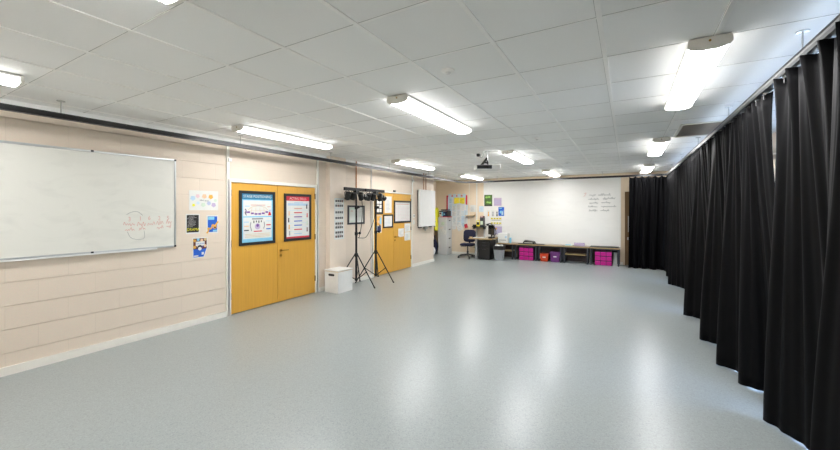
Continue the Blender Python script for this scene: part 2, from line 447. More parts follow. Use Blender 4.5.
# trims: door posts / pipe casings running up the left wall
st(B('gloss').box(WX, WX+.022, 3.222, 3.262, 0, 2.566).build('trim_2'))
st(B('gloss').box(WX, WX+.022, 5.012, 5.052, 0, 2.566).build('trim_3'))
st(B('white').box(WX, WX+.02, 8.53, 8.565, DH, 2.566).build('trim_4'))
st(B('copper').tube([(WX+.02, 6.16, 1.2), (WX+.02, 6.16, WT)], .013).build('trim_5', smooth=True))
st(B('white').tube([(WX+.014, 6.70, 0.08), (WX+.014, 6.70, WT)], .010).build('trim_6', smooth=True))
st(B('white').tube([(-4.516, BY-.022, .08), (-4.516, BY-.022, CZ)], .022).build('trim_7', smooth=True))
st(B('white').tube([(-4.8, BY-.012, .08), (-4.8, BY-.012, CZ)], .008).build('trim_8', smooth=True))

def double_door(name, y0, y1, arch, mid):
    r = struct(name, (WX, (y0+y1)/2, 0)); t = .022
    f = B('gloss')
    f.box(WX-.2, WX+t, y0-arch, y0, 0, DH+arch); f.box(WX-.2, WX+t, y1, y1+arch, 0, DH+arch); f.box(WX-.2, WX+t, y0, y1, DH, DH+arch)
    f.build('door_frame', None, r, bevel=.003)
    for a, b in ((y0+.003, mid-.002), (mid+.002, y1-.003)):
        B('oak').box(WX-.05, WX-.006, a, b, .012, DH-.004).build('door_leaf', None, r, bevel=.002)
    for yy in (y0, y1):
        for z in (.23, 1.02, 1.78):
            B('dkbrass').box(WX-.012, WX+.008, yy-.014, yy+.014, z, z+.1).build('hinge', None, r)
    hy = mid+.065
    h = B('brass'); F = wallF(hy, 0, WX-.006)
    for z in (.80, .885): h.disc(F, 0, z, .024, 0, .008)
    h.tube([F.p(0, .885, .005), F.p(0, .885, .05), F.p(.02, .885, .055), F.p(.12, .885, .052)], .009)
    h.build('handle', None, r, smooth=True)
    return r
r = double_door('door_1', D1[0], D1[1], .05, 4.135)
r2 = double_door('door_2', D2[0], D2[1], .03, 7.645)
B('dkgrey').box(WX+.0, WX+.045, 7.62, 7.68, DH+.03, DH+.075).build('door_closer', None, r2)
# brown door half behind the back curtain
r3 = struct('door_3', (.42, BY, 0))
B('oakdark').box(-.055, -.02, BY-.05, BY, 0, 2.09).box(.86, .9, BY-.05, BY, 0, 2.09).box(-.055, .9, BY-.05, BY, 2.05, 2.09).build('door_frame', None, r3)
B('oakdark').box(-.02, .86, BY-.045, BY, .01, 2.05).build('door_leaf', None, r3, bevel=.002)
B('steel').box(.02, .045, BY-.09, BY-.07, .95, 1.4).box(.025, .04, BY-.075, BY-.04, .97, .99).box(.025, .04, BY-.075, BY-.04, 1.36, 1.38).build('pull_handle', None, r3)
B('steel').box(.0, .07, BY-.049, BY-.044, .72, .8).build('lock_plate', None, r3)

# ================================================================== CEILING
def lamp_at(xc, ya, yb):
    r = bpy.data.objects.new('ceiling_light', None); COL.objects.link(r); r.location = (0, 0, CZ); W = 1.0
    prof = [(-.098, -.024), (-.104, -.032), (-.104, -.050), (-.09, -.064), (-.04, -.074), (.04, -.074), (.09, -.064), (.104, -.050), (.104, -.032), (.098, -.024)]
    L = (yb-ya)/2
    B('white').box(-.1, .1, -L+.01, L-.01, CZ-.0255, CZ-.009).box(-.06, .06, -L+.01, L-.01, CZ-.009, CZ-.0025).build('housing', None, r)
    df = B('diffuser').use('diffuser_side').prismY([(x, CZ+z) for x, z in prof], -L+.02, L-.02).use('diffuser')
    df.bm.normal_update(); bmesh.ops.recalc_face_normals(df.bm, faces=df.bm.faces)
    for f in df.bm.faces:
        if f.normal.z < -.2: f.material_index = df.cur          # the lens; its upright sides are dimmer
    df.build('diffuser', None, r)
    cap = [(-.104, -.0065), (-.110, -.03), (-.110, -.052), (-.095, -.067), (-.042, -.078), (.042, -.078), (.095, -.067), (.110, -.052), (.110, -.03), (.104, -.0065)]
    for a, b in ((-L, -L+.022), (L-.022, L)):
        c = B('gloss').prismY([(x, CZ+z) for x, z in cap], a, b); c.build('end_cap', None, r)
    B('brass').disc(Frame((0, -L, CZ-.03), (1, 0, 0), (0, 0, 1)), 0, 0, .007, 0, .004, 8).build('screw', None, r)
    return r
proto = None
rows = [('row beside the black curtains', .435), ('middle row', -1.83), ('row beside the left wall', -4.2)]
names = {(0, 0): None,
         (0, 1): 'large lit ceiling light nearest the camera beside the black side curtains',
         (0, 2): 'lit ceiling light second along the row beside the side curtains',
         (0, 3): 'lit ceiling light far back above the corner of the black curtains',
         (1, 0): 'lit ceiling light cut by the top edge of the photo',
         (1, 1): 'lit ceiling light in the middle row, nearer than the projector',
         (1, 2): 'lit ceiling light just to the right of the projector',
         (1, 3): 'lit ceiling light in the middle row above the back whiteboard',
         (2, 0): 'lit ceiling light cut by the left edge of the photo',
         (2, 1): 'lit ceiling light over the first yellow double door',
         (2, 2): 'lit ceiling light over the second yellow door and white radiator',
         (2, 3): 'lit ceiling light above the desk corner at the back left'}
for i, (rn, xc) in enumerate(rows):
    for j, ya in enumerate((-.655, 2.77, 6.31, 9.78)):
        if proto is None: o = proto = lamp_at(xc, 0, 1.58)
        else: o = dup(proto)
        o.location = (xc, ya+.79, CZ)
        tag(o, names[(i, j)] or 'ceiling light beside the side curtains, nearest of that row to the front wall', 'ceiling light', 'lit ceiling lights')

for x, y, lb in ((-1.172, 2.476, 'small round ceiling disc nearest the camera, above the centre of the floor'),
                 (-1.149, 5.475, 'small round ceiling disc to the right of the projector'),
                 (-1.153, 8.6, 'small round ceiling disc furthest along the middle tiles')):
    r = thing('smoke_detector', lb, 'smoke detector', (x, y, CZ), 'ceiling discs')
    B('tbar').lathe((x, y, CZ), [(.038, -.018), (.05, -.012), (.05, 0)], 18).build('detector_base', None, r, smooth=True)
    B('white').lathe((x, y, CZ), [(.016, -.03), (.022, -.017)], 12).build('sensor', None, r, smooth=True)

# air grille
r = thing('ceiling_grille', 'brown slatted air grille set in the ceiling beside the side curtains', 'vent', (.8, 5.93, CZ))
f = B('gloss').box(.575, .605, 5.47, 6.40, CZ-.014, CZ-.002).box(.985, 1.015, 5.47, 6.40, CZ-.014, CZ-.002).box(.605, .985, 5.47, 5.50, CZ-.014, CZ-.002).box(.605, .985, 6.37, 6.40, CZ-.014, CZ-.002)
f.build('frame', None, r)
B('vent').box(.6, .99, 5.49, 6.38, CZ-.004, CZ-.001).build('backing', None, r)
sl = B('vent')
for k in range(13): sl.obox((.79, 5.535+.067*k, CZ-.008), (.375, .04, .002), Matrix.Rotation(.12, 3, 'X'))
sl.build('slats', None, r)

# projector on its drop pole
PX, PY, PZ = -2.2, 6.3, 2.285
r = thing('projector', 'white and black ceiling projector hanging on a thin drop pole', 'projector', (PX, PY, PZ))
B('white').lathe((PX, PY, CZ-.012), [(.045, 0), (.05, .012)], 16).build('ceiling_plate', None, r)
B('steel').tube([(PX, PY, PZ+.2), (PX, PY, CZ)], .012).build('pole', None, r, smooth=True)
Rz = Matrix.Rotation(math.radians(28), 3, 'Z')
m_ = B('satin')
for q0, q1, rr in (((0, 0, .23), (-.11, -.03, .09), .022), ((0, 0, .20), (.02, .02, .085), .011), ((-.12, -.03, .10), (-.02, .02, .085), .018), ((-.05, 0, .15), (.02, 0, .14), .015)):
    m_.tube([Vector((PX, PY, PZ))+Rz@Vector(q0), Vector((PX, PY, PZ))+Rz@Vector(q1)], rr)
m_.build('mount_arm', None, r)
B('white').obox((PX, PY, PZ+.05), (.44, .30, .085), Rz).build('body', None, r, bevel=.012)
fp = B('blackp').obox(Vector((PX, PY, PZ+.052))+Rz@Vector((-.07, -.150, 0)), (.26, .012, .062), Rz); fp.build('front_grille', None, r)
B('glassdark').tube([Vector((PX, PY, PZ+.05))+Rz@Vector((-.03, -.15, 0)), Vector((PX, PY, PZ+.05))+Rz@Vector((-.03, -.17, 0))], .03, 16).build('lens', None, r)
r = thing('ceiling_camera', 'tiny black camera on an S-shaped bracket above the projector', 'camera', (PX-.15, PY-.02, CZ))
B('steel').tube(cr([(PX+.02, PY-.07, CZ-.003), (PX-.04, PY-.06, CZ-.02), (PX-.055, PY-.05, CZ-.07), (PX-.09, PY-.045, CZ-.11), (PX-.14, PY-.04, CZ-.075)], 5), .007).build('bracket', None, r, smooth=True)
B('black').box(PX-.18, PX-.125, PY-.07, PY-.0, CZ-.085, CZ-.035).build('camera_body', None, r, bevel=.006)

# curtain track round three sides
TL, TR, TB, TZ = -4.76, .90, 11.25, 2.49
path = [(TL, Y0+.2), (TL, TB-.45)]
for k in range(1, 8):
    a = PI-PI/2*k/8; path.append((TL+.45+.45*math.cos(a), TB-.45+.45*math.sin(a)))
path += [(TL+.45, TB), (TR-.12, TB)]
for k in range(1, 4):
    a = PI/2-PI/2*k/4; path.append((TR-.12+.12*math.cos(a), TB-.12+.12*math.sin(a)))
path += [(TR, TB-.12), (TR, Y0+.2)]
def sweep(mb, path, w, z0, z1):
    P = [Vector((a, b, 0)) for a, b in path]; prev = None
    for i, p in enumerate(P):
        t = (P[min(i+1, len(P)-1)]-P[max(i-1, 0)]).normalized(); n = Vector((-t.y, t.x, 0))*w/2
        ring = [mb.bm.verts.new(q) for q in (p-n+Vector((0, 0, z0)), p+n+Vector((0, 0, z0)), p+n+Vector((0, 0, z1)), p-n+Vector((0, 0, z1)))]
        if prev is None: mb.face(ring[::-1])
        else:
            for k in range(4): mb.face([prev[k], prev[(k+1) % 4], ring[(k+1) % 4], ring[k]])
        prev = ring
    mb.face(prev); return mb
r = thing('curtain_track', 'black and silver curtain track hung round three sides under the ceiling', 'curtain track', (TR, TB, TZ))
sweep(B('satin'), path, .05, TZ+.012, TZ+.02).build('top_flange', None, r)
sweep(B('black'), path[:-1], .036, TZ-.010, TZ+.012).build('web', None, r)
sweep(B('trackgrey'), path[-2:], .040, TZ-.010, TZ+.012).build('web', None, r)['label'] = 'silver grey side of the right track'
sweep(B('satin'), path, .05, TZ-.032, TZ-.010).build('bottom_flange', None, r)
drops = [(TL, y) for y in (-.2, 1.32, 3.2, 5.0, 6.9, 8.8)]+[(TR, y) for y in (-.3, 1.2, 2.98, 4.77, 6.6, 8.4, 10.2)]+[(x, TB) for x in (-3.6, -2.0, -.6, .3)]
for x, y in drops:
    B('steel').tube([(x, y, TZ+.015), (x, y, CZ)], .005).lathe((x, y, CZ-.006), [(.032, 0), (.032, .006)], 14).build('drop_rod', None, r, smooth=True)

# ================================================================== CURTAINS
def curtain(label, top0, top1, hem, seed, dens=90, hooks=.21, ztop=2.462, amp=.018):
    """one curtain: top edge runs straight under the track, the hem follows its folds"""
    rn = random.Random(seed)
    H = cr([(x, y, 0) for x, y in hem], 14)
    # arc-length parametrise hem
    L = [0]
    for a, b in zip(H, H[1:]): L.append(L[-1]+(b-a).length)
    def hp(u):
        t = u*L[-1]; i = 0
        lo, hi = 0, len(L)-1
        while hi-lo > 1:
            mid = (lo+hi)//2
            if L[mid] <= t: lo = mid
            else: hi = mid
        f = (t-L[lo])/max(1e-9, L[hi]-L[lo]); return H[lo].lerp(H[hi], min(1, f))
    T0, T1 = Vector((*top0, 0)), Vector((*top1, 0)); tl = (T1-T0).length
    tdir = (T1-T0).normalized(); nrm = Vector((tdir.y, -tdir.x, 0))
    npl = max(2, round(tl/hooks)); N = max(60, int(dens*max(tl, L[-1]*.8))); R = 26
    ph = [rn.uniform(0, 6.28) for _ in range(4)]
    bm = bmesh.new(); grid = []
    for i in range(N+1):
        u = i/N; T = T0.lerp(T1, u); Hh = hp(u); col = []
        h0, h1 = hp(max(0, u-.01)), hp(min(1, u+.01)); hd = (h1-h0); hn = Vector((hd.y, -hd.x, 0)); hn = hn.normalized() if hn.length > 1e-6 else nrm
        c = (u*npl) % 1.0; pinch = abs(c-.5)*2           # 1 at a hook, 0 between
        # pinch pleats: a sharp forward pucker beside each hook
        pl = math.exp(-((min(c, 1-c))/.085)**2)*.045-.02*math.exp(-((min(abs(c-.2), abs(c-.8)))/.09)**2)
        for j in range(R+1):
            v = j/R; v2 = v**.9
            wq = v2*v2*(3-2*v2)*.55+v2*.45
            p = T.lerp(Hh, wq)
            fine = amp*(.4+.6*v)*(math.sin(2*PI*u*npl*1.5+ph[0]+.5*math.sin(v*2+ph[1]))+.5*math.sin(2*PI*u*npl*2.6+ph[2]))
            fine *= (1-.55*v)
            q = p+nrm*(pl*math.exp(-v*7))+hn.lerp(nrm, 1-v)*fine
            zt = ztop-.034*(1-pinch**1.5)
            z = zt+(.009+.003*math.sin(u*17+ph[3])-zt)*v
            col.append(bm.verts.new((q.x, q.y, z)))
        grid.append(col)
    for A, C in zip(grid, grid[1:]):
        for j in range(R): bm.faces.new([A[j], C[j], C[j+1], A[j+1]])
    mb = MB().use('fabric'); mb.bm.free(); mb.bm = bm
    for f in bm.faces: f.material_index = 0
    o = mb.build('curtain', at=(T0.x, T0.y, 0))
    for p in o.data.polygons: p.use_smooth = True
    sd = o.modifiers.new('cloth thickness', 'SOLIDIFY'); sd.thickness = .004; sd.offset = 0
    tag(o, label, 'curtain', 'black side curtains')
    for k in range(npl+1):
        u = min(max(k/npl, .01), .99); p = T0.lerp(T1, u)
        hk = B('alum').obox((p.x, p.y, TZ-.036), (.016, .016, .016)).use('satin').tube([(p.x, p.y, TZ-.034), (p.x, p.y, ztop-.05)], .006, 6)
        hk.build('curtain_hook', None, o)
    return o
curtain('nearest black curtain, filling the right edge of the photo', (.90, 3.30), (.90, -1.4),
        [(.885, 3.62), (1.05, 3.30), (1.10, 3.05), (.87, 2.78), (1.03, 2.45), (1.06, 2.25), (.86, 2.0), (1.03, 1.65), (.88, 1.25), (1.02, .8), (.88, .3), (1.0, -.2), (.88, -.8), (1.0, -1.4)], 1)
curtain('second black side curtain, between the nearest curtain and the flared open fold', (.90, 3.64), (.90, 6.62),
        [(1.10, 3.8), (1.08, 4.0), (1.045, 4.18), (.88, 4.27), (.985, 4.45), (.93, 4.6), (.79, 4.74), (1.0, 5.08), (.95, 5.36), (.77, 5.54), (1.0, 5.95), (1.02, 6.4), (.73, 6.67)], 2)
curtain('third black side curtain, just past the flared open fold', (.90, 6.66), (.90, 9.35),
        [(1.06, 6.95), (.98, 7.3), (1.04, 7.7), (.92, 8.1), (1.02, 8.5), (.97, 8.9), (.75, 9.22)], 3)
curtain('fourth black side curtain, reaching into the far right corner', (.90, 9.4), (.90, 11.25),
        [(1.03, 9.45), (1.0, 9.8), (.95, 10.1), (.81, 10.36), (1.0, 10.62), (.90, 10.85), (.84, 11.22)], 4)
curtain('black curtain on the back wall hanging over the brown door', (.05, 11.25), (.93, 11.27),
        [(.04, 11.28), (.12, 11.40), (.18, 11.26), (.30, 11.38), (.38, 11.25), (.50, 11.38), (.60, 11.26), (.70, 11.36), (.80, 11.27), (.95, 11.33)], 5, hooks=.14)

# ================================================================== LEFT WALL THINGS
# big whiteboard
r = thing('whiteboard', 'wide white marker board with red handwriting on the left wall', 'whiteboard', (WX, 1.33, 1.1))
F = wallF(0, 0)
B('wb').rect(F, .12, 2.51, 1.115, 2.215, .004, .016).build('board_surface', None, r)
f = B('alum').rect(F, .1, 2.53, 1.095, 1.118, 0, .024).rect(F, .1, 2.53, 2.212, 2.235, 0, .024).rect(F, .1, .123, 1.118, 2.212, 0, .024).rect(F, 2.507, 2.53, 1.118, 2.212, 0, .024)
f.build('frame', None, r, bevel=.003)
B('white').rect(F, .3, 2.3, 1.085, 1.10, .0, .045).build('pen_tray', None, r)
for y, z in ((2.518, 2.222), (2.518, 1.106), (1.674, 2.226), (1.674, 1.106)):
    B('blackp').rect(F, y-.013, y+.012, z-.010, z+.012, .0, .028).build('corner_clip', None, r, bevel=.003)
wr = B('redink')
for y, z, s in ((2.02, 1.462, '3'), (2.13, 1.468, '1'), (2.225, 1.472, '6'), (2.335, 1.466, '2'), (2.435, 1.468, '5')): wr.text(F, s, y-.015, z-.02, .075, .0172, sx=.8)
for k, (a, b, z) in enumerate(((1.96, 2.075, 1.395), (2.10, 2.185, 1.392), (2.205, 2.285, 1.392), (2.305, 2.38, 1.396), (2.415, 2.475, 1.41), (1.975, 2.07, 1.33), (2.115, 2.185, 1.338), (2.31, 2.38, 1.345), (2.42, 2.47, 1.355))): wr.scribble(F, a, b, z, .035, .0172, .005, k)
wr.build('red_handwriting', None, r)
dk = B('dryink').stroke(F, cr([(1.99, 1.52, 0), (2.04, 1.55, 0), (2.10, 1.555, 0), (2.155, 1.51, 0)], 5) and [(p.x, p.y) for p in cr([(1.99, 1.52, 0), (2.04, 1.55, 0), (2.10, 1.555, 0), (2.155, 1.51, 0)], 5)], .005, .0172)
dk.stroke(F, [(p.x, p.y) for p in cr([(2.0, 1.32, 0), (2.03, 1.25, 0), (2.10, 1.22, 0), (2.17, 1.235, 0), (2.17, 1.32, 0)], 5)], .004, .0172)
dk.build('grey_handwriting', None, r)

def paper(name, label, F, w, h, base='paper', group=None, cat='poster', t=.0016):
    mb = B(base).rect(F, 0, w, 0, h, 0, t); mb.d = t; return mb
# white sheet with coloured circles
F = wallF(2.70, 1.572)
p = B('paper').rect(F, 0, .402, 0, .272)
for c, u, v, q in (('skyp', .05, .165, .036), ('pink', .115, .195, .03), ('salmon', .205, .195, .036), ('gold', .295, .19, .036), ('sage', .36, .14, .026), ('lilac', .335, .075, .036), ('periw', .268, .098, .032), ('sage', .19, .075, .034), ('paper2', .118, .10, .024), ('hivis', .06, .07, .022)):
    p.use(c).star(F, u, v, q, .0015, .003)
p.use('greyink').scribble(F, .145, .195, .132, .014, .003, .004, 3).scribble(F, .21, .265, .128, .014, .003, .004, 4)
tag(p.build('poster'), 'white landscape poster with a ring of pastel coloured shapes beside the whiteboard', 'poster')
# black drama poster
F = wallF(2.658, 1.252)
p = B('paper').rect(F, 0, .182, 0, .27).use('blackp').rect(F, .012, .170, .018, .255, .0015, .0026)
rn = random.Random(3)
for k in range(9): p.use('greyink').scribble(F, .02+.01*(k % 3), .1+.05*rn.random(), .105+.016*k, .011, .0034, .0035, 20+k)
p.use('hivis').text(F, 'DRAMA', .015, .04, .055, .0034, sx=.86).use('greyink').text(F, 'DRAMA', .02, .088, .02, .0034)
tag(p.build('poster'), 'small black portrait poster with yellow DRAMA lettering on the left wall', 'poster')
# blue poster with gold figure
F = wallF(2.935, 1.246)
p = B('paper').rect(F, 0, .166, 0, .254).use('blue').rect(F, .016, .152, .016, .238, .0015, .0026)
p.use('ltblue').rect(F, .02, .11, .19, .232, .0026, .0032).rect(F, .09, .15, .02, .045, .0026, .0032)
sq = [(p_.x, p_.y) for p_ in cr([(.0, .0, 0), (.025, .035, 0), (.02, .075, 0), (.05, .06, 0), (.075, .085, 0), (.085, .12, 0), (.12, .10, 0), (.14, .13, 0), (.165, .165, 0)], 5)]
p.use('gold').stroke(F, sq, .022, .0042).disc(F, .118, .085, .026, .0034, .0044).use('ink').disc(F, .118, .078, .014, .0044, .005)
tag(p.build('poster'), 'small blue portrait poster with a winding gold shape on the left wall', 'poster')
# collage poster with cut corner
F = wallF(2.747, .915)
p = B('paper').poly(F, [(0, 0), (.155, 0), (.2, .13), (.2, .28), (0, .28)], 0, .002)
p.use('blue').poly(F, [(.01, .01), (.148, .01), (.185, .12), (.01, .12)], .0015, .0027).use('maroon').rect(F, .008, .19, .12, .268, .0015, .0027)
for k, c in enumerate(('gold', 'card', 'violet', 'salmon', 'gold', 'ltblue', 'salmon', 'card')): p.use(c).disc(F, .025+.048*(k % 4), .15+.09*(k//4)+.01*(k % 2), .02, .0026, .0033)
p.use('paper').rect(F, .04, .16, .165, .225, .0032, .0038).use('blue').text(F, 'DRAMA', .05, .185, .03, .0044)
p.use('ink').disc(F, .095, .14, .036, .0032, .0039).use('paper').disc(F, .095, .125, .024, .0038, .0045).rect(F, .015, .075, .02, .035, .0026, .0034).rect(F, .12, .15, .04, .075, .0026, .0034)
tag(p.build('poster'), 'lowest small poster on the left wall, blue with a photo collage and cut corner', 'poster')

# framed posters on the first double door
def framed(name, label, y0, y1, z0, z1, fw, fm, depth=.018, x=WX-.006):
    r = thing(name, label, 'framed poster', (x, (y0+y1)/2, z0)); F = wallF(y0, z0, x); w, h = y1-y0, z1-z0
    B(fm).rect(F, 0, w, 0, fw, 0, depth).rect(F, 0, w, h-fw, h, 0, depth).rect(F, 0, fw, fw, h-fw, 0, depth).rect(F, w-fw, w, fw, h-fw, 0, depth).build('frame', None, r, bevel=.003)
    return r, F, w, h
r, F, w, h = framed('framed_poster', 'black framed blue STAGE POSITIONING poster on the left door leaf', 3.427, 4.078, 1.022, 1.876, .045, 'blackp')
p = B('ltblue').rect(F, .04, w-.04, .04, h-.04, 0, .006).use('teal').rect(F, .045, w-.045, h-.135, h-.045, .006, .0066)
p.use('paper').rect(F, .07, w-.07, .455, h-.15, .006, .0068).rect(F, .07, w-.07, .10, .435, .006, .0068)
p.text(F, 'STAGE POSITIONING', w/2, h-.108, .062, .0074, align='CENTER', sx=.86)
dd = .0076
p.use('redink').rect(F, .2, .46, .625, .637, .0068, dd).rect(F, .5, .56, .60, .612, .0068, dd).use('skyp').rect(F, .1, .18, .605, .62, .0068, dd).rect(F, .3, .4, .612, .622, .0068, dd)
p.use('card').stroke(F, [(p_.x, p_.y) for p_ in cr([(.15, .55, 0), (.22, .60, 0), (.33, .615, 0), (.44, .60, 0), (.51, .55, 0)], 5)], .006, dd)
for k in range(4): p.stroke(F, [(.2+.085*k, .48), (.22+.07*k, .59)], .004, dd)
p.stroke(F, [(.17, .54), (.49, .54)], .004, dd)
p.use('violet')
for k in range(6):
    a = -1+2*k/5; p.rect(F, .325+.165*a-.026, .325+.165*a+.026, .475+.03*a*a, .502+.03*a*a, .0068, dd)
p.use('ink').stroke(F, [(.10, .57), (.12, .54), (.10, .51), (.125, .47)], .012, dd).use('violet').stroke(F, [(.115, .56), (.125, .50)], .014, dd)
p.use('red').poly(F, [(.515, .465), (.575, .465), (.56, .52), (.53, .52)], .0068, dd).use('periw').poly(F, [(.53, .52), (.56, .52), (.57, .56), (.525, .55)], .0068, dd)
p.use('greyink').rect(F, .22, .42, .40, .425, .0068, dd)
for k, c in enumerate(('skyp', 'salmon', 'ink')): p.use(c).rect(F, .085, .165, .355-.065*k, .372-.065*k, .0068, dd)
for k, c in enumerate(('paper2', 'red', 'blue')): p.use(c).rect(F, .48, .565, .365-.065*k, .383-.065*k, .0068, dd)
p.use('ink')
for k in range(4): p.rect(F, .245+.045*k, .262+.045*k, .345+.01*(k % 2), .385, .0068, dd)
p.use('lilac').disc(F, .32, .29, .05, .0068, dd).use('violet').disc(F, .32, .305, .024, .0076, .0082).use('red').rect(F, .25, .40, .205, .222, .0068, dd)
p.use('greyink').stroke(F, [(.2, .36), (.19, .3), (.215, .22)], .016, dd).stroke(F, [(.44, .36), (.45, .3), (.43, .25)], .016, dd)
p.use('card'); [p.rect(F, .1, w-.1, .125+.022*k, .131+.022*k, .0068, dd) for k in range(3)]
p.build('poster_print', None, r)
r, F, w, h = framed('framed_poster', 'black framed red-headed ACTING SKILLS poster on the right door leaf', 4.262, 4.877, 1.028, 1.862, .045, 'blackp')
p = B('paper').rect(F, .04, w-.04, .04, h-.04, 0, .006).use('red').rect(F, .045, w-.045, h-.125, h-.045, .006, .0066).rect(F, .045, w-.045, .045, .075, .006, .0066)
p.use('paper').text(F, 'ACTING SKILLS', w/2, h-.105, .062, .0074, align='CENTER', sx=.9)
p.use('skyp').rect(F, .22, .42, h-.165, h-.15, .006, .0068).rect(F, .08, w-.08, h-.21, h-.17, .006, .0064)
for k, c in enumerate(('redink', 'red', 'violet', 'blue', 'blue', 'red', 'skyp')):
    z = h-.27-.075*k; p.use(c).rect(F, .22, .40, z, z+.018, .006, .0068).use('paper2').rect(F, .1, w-.1, z-.03, z-.022, .006, .0066)
for k, (u, v, c) in enumerate(((.11, .48, 'salmon'), (.10, .36, 'ink'), (.11, .24, 'gold'), (.12, .13, 'greyink'), (.51, .60, 'ink'), (.52, .44, 'red'), (.52, .30, 'sage'), (.52, .18, 'maroon'))):
    p.use(c).disc(F, u, v+.035, .013, .006, .0072).poly(F, [(u-.014, v-.03), (u+.014, v-.03), (u+.01, v+.025), (u-.01, v+.025)], .006, .007)
p.build('poster_print', None, r)

# picture sheets down the pier
X2 = WX+.1
for k, (z0, z1, lb) in enumerate(((1.60, 1.81, 'top'), (1.345, 1.60, 'second'), (1.17, 1.345, 'third'), (.985, 1.17, 'lowest'))):
    F = wallF(5.40, z0, X2); p = B('paper2').rect(F, 0, .265, 0, z1-z0-.004).use('paper').rect(F, .008, .257, .006, z1-z0-.01, .002, .0026)
    rn = random.Random(50+k)
    for q in range(2):
        zz = (z1-z0)*(.62 if q == 0 else .18)
        for u in range(4):
            p.use(rn.choice(['ink', 'ink', 'blackp', 'blackp', 'blackp', 'maroon'])).rect(F, .022+.058*u, .064+.058*u, zz, zz+.045, .0026, .0032)
    p.use('greyink').rect(F, .03, .2, (z1-z0)*.48, (z1-z0)*.48+.008, .0026, .0032)
    tag(p.build('picture_sheet'), lb+' white sheet of small dark pictures in the strip on the wall pier', 'poster', 'picture sheets on the pier')

# dark framed notice behind the stand
r, F, w, h = framed('framed_notice', 'dark grey framed pale notice on the wall behind the left light stand', 5.895, 6.46, 1.262, 1.672, .04, 'dkgrey', x=WX)
p = B('paper').rect(F, .035, w-.035, .035, h-.035, 0, .006).use('sage').rect(F, .06, .24, .06, h-.06, .006, .0066).use('paper').rect(F, .075, .225, .08, h-.08, .0066, .0072).use('redink').rect(F, .1, .17, h-.13, h-.115, .0072, .0078).use('greyink')
for k in range(9): p.rect(F, .3, .5-.01*(k % 3), .07+.03*k, .074+.03*k, .006, .0068)
p.build('notice_print', None, r)

# things on the second double door
XD = WX-.006
r, F, w, h = framed('framed_notice', 'upper black notice frame at the left edge of the second door', 6.89, 7.175, 1.47, 1.835, .03, 'blackp', x=XD)
p = B('blackp').rect(F, .025, w-.025, .025, h-.025, 0, .005).use('paper')
for k in range(6): p.rect(F, .05+.1*(k % 2), .135+.1*(k % 2), .05+.1*(k//2), .13+.1*(k//2), .005, .0058)
p.build('notice_print', None, r)
r, F, w, h = framed('framed_notice', 'lower black notice frame in the middle of the left leaf of the second door', 7.19, 7.61, 1.13, 1.46, .035, 'blackp', x=XD)
p = B('paper').rect(F, .03, w-.03, .03, h-.03, 0, .005).use('periw')
for k in range(6): p.rect(F, .07, .33-.02*(k % 2), .06+.035*k, .066+.035*k, .005, .0056)
p.build('notice_print', None, r)
r, F, w, h = framed('framed_notice', 'large black notice frame with a red-lined chart on the right leaf of the second door', 7.66, 8.485, 1.235, 1.815, .045, 'blackp', x=XD)
p = B('paper').rect(F, .04, w-.04, .04, h-.04, 0, .005).use('redink').rect(F, .1, w-.1, h-.1, h-.085, .005, .0058).use('pink')
for k in range(10): p.rect(F, .08, w-.08, .07+.038*k, .075+.038*k, .005, .0056)
for k in range(6): p.rect(F, .1+.11*k, .105+.11*k, .06, h-.12, .005, .0055)
p.build('notice_print', None, r)
def sheet(F, w, h, label, cat='notice', base='paper', lines=8, ink='greyink', seed=0, group=None, title=None):
    p = B(base).rect(F, 0, w, 0, h, 0, .0018).use(ink); rn = random.Random(seed)
    for k in range(lines):
        v = h*.1+h*.72*k/max(1, lines); p.rect(F, w*.12, w*(.55+.3*rn.random()), v, v+min(.006, h*.03), .0018, .0023)
    if title: p.use(title).rect(F, w*.15, w*.85, h*.86, h*.92, .0018, .0023)
    return tag(p.build('notice_sheet'), label, cat, group)
sheet(wallF(7.26, 1.50, XD), .30, .41, 'plain white sheet at the top of the second door, left of the large chart', seed=1, lines=9)
sheet(wallF(7.87, .872, XD), .26, .215, 'white landscape sheet under the chart, beside the door handle of the second door', seed=2, lines=5)
sheet(wallF(8.17, .985, XD), .30, .225, 'upper white sheet taped below the chart at the right edge of the second door', seed=3, lines=5)
sheet(wallF(8.17, .755, XD), .30, .22, 'lower white sheet taped below the chart at the right edge of the second door', seed=4, lines=5)
F = wallF(6.93, 1.03, XD); p = B('paper').rect(F, 0, .2, 0, .41).use('gold').rect(F, .008, .17, .17, .40, .0019, .0026).use('navyp').poly(F, [(.02, .02), (.18, .02), (.17, .16), (.12, .2), (.08, .15), (.03, .17)], .0019, .003).use('ltblue').rect(F, .12, .19, .2, .36, .0026, .0033).use('salmon').disc(F, .07, .26, .035, .0026, .0034)
tag(p.build('poster'), 'narrow gold and blue picture poster below the upper black frame on the second door', 'poster')

# switch boxes
r = thing('light_switch', 'white light switch plate between the second door and the radiator', 'switch', (WX, 8.635, 1.36))
F = wallF(8.59, 1.36); B('white').rect(F, 0, .09, 0, .09, 0, .012).build('plate', None, r, bevel=.003); B('blackp').rect(F, .03, .06, .03, .06, .012, .018).build('rocker', None, r)
sheet(wallF(8.6, 1.17), .085, .12, 'tiny white notice under the light switch beside the second door', seed=9, lines=3)
tag(B('white').rect(wallF(3.235, 2.29), 0, .05, 0, .05, .022, .045).build('junction_box', bevel=.004), 'tiny white box on the pipe casing above the left corner of the first door', 'junction box')
tag(B('white').rect(wallF(8.51, 2.33), 0, .07, 0, .08, .02, .05).build('junction_box', bevel=.004), 'tiny white box on the casing above the right corner of the second door', 'junction box')

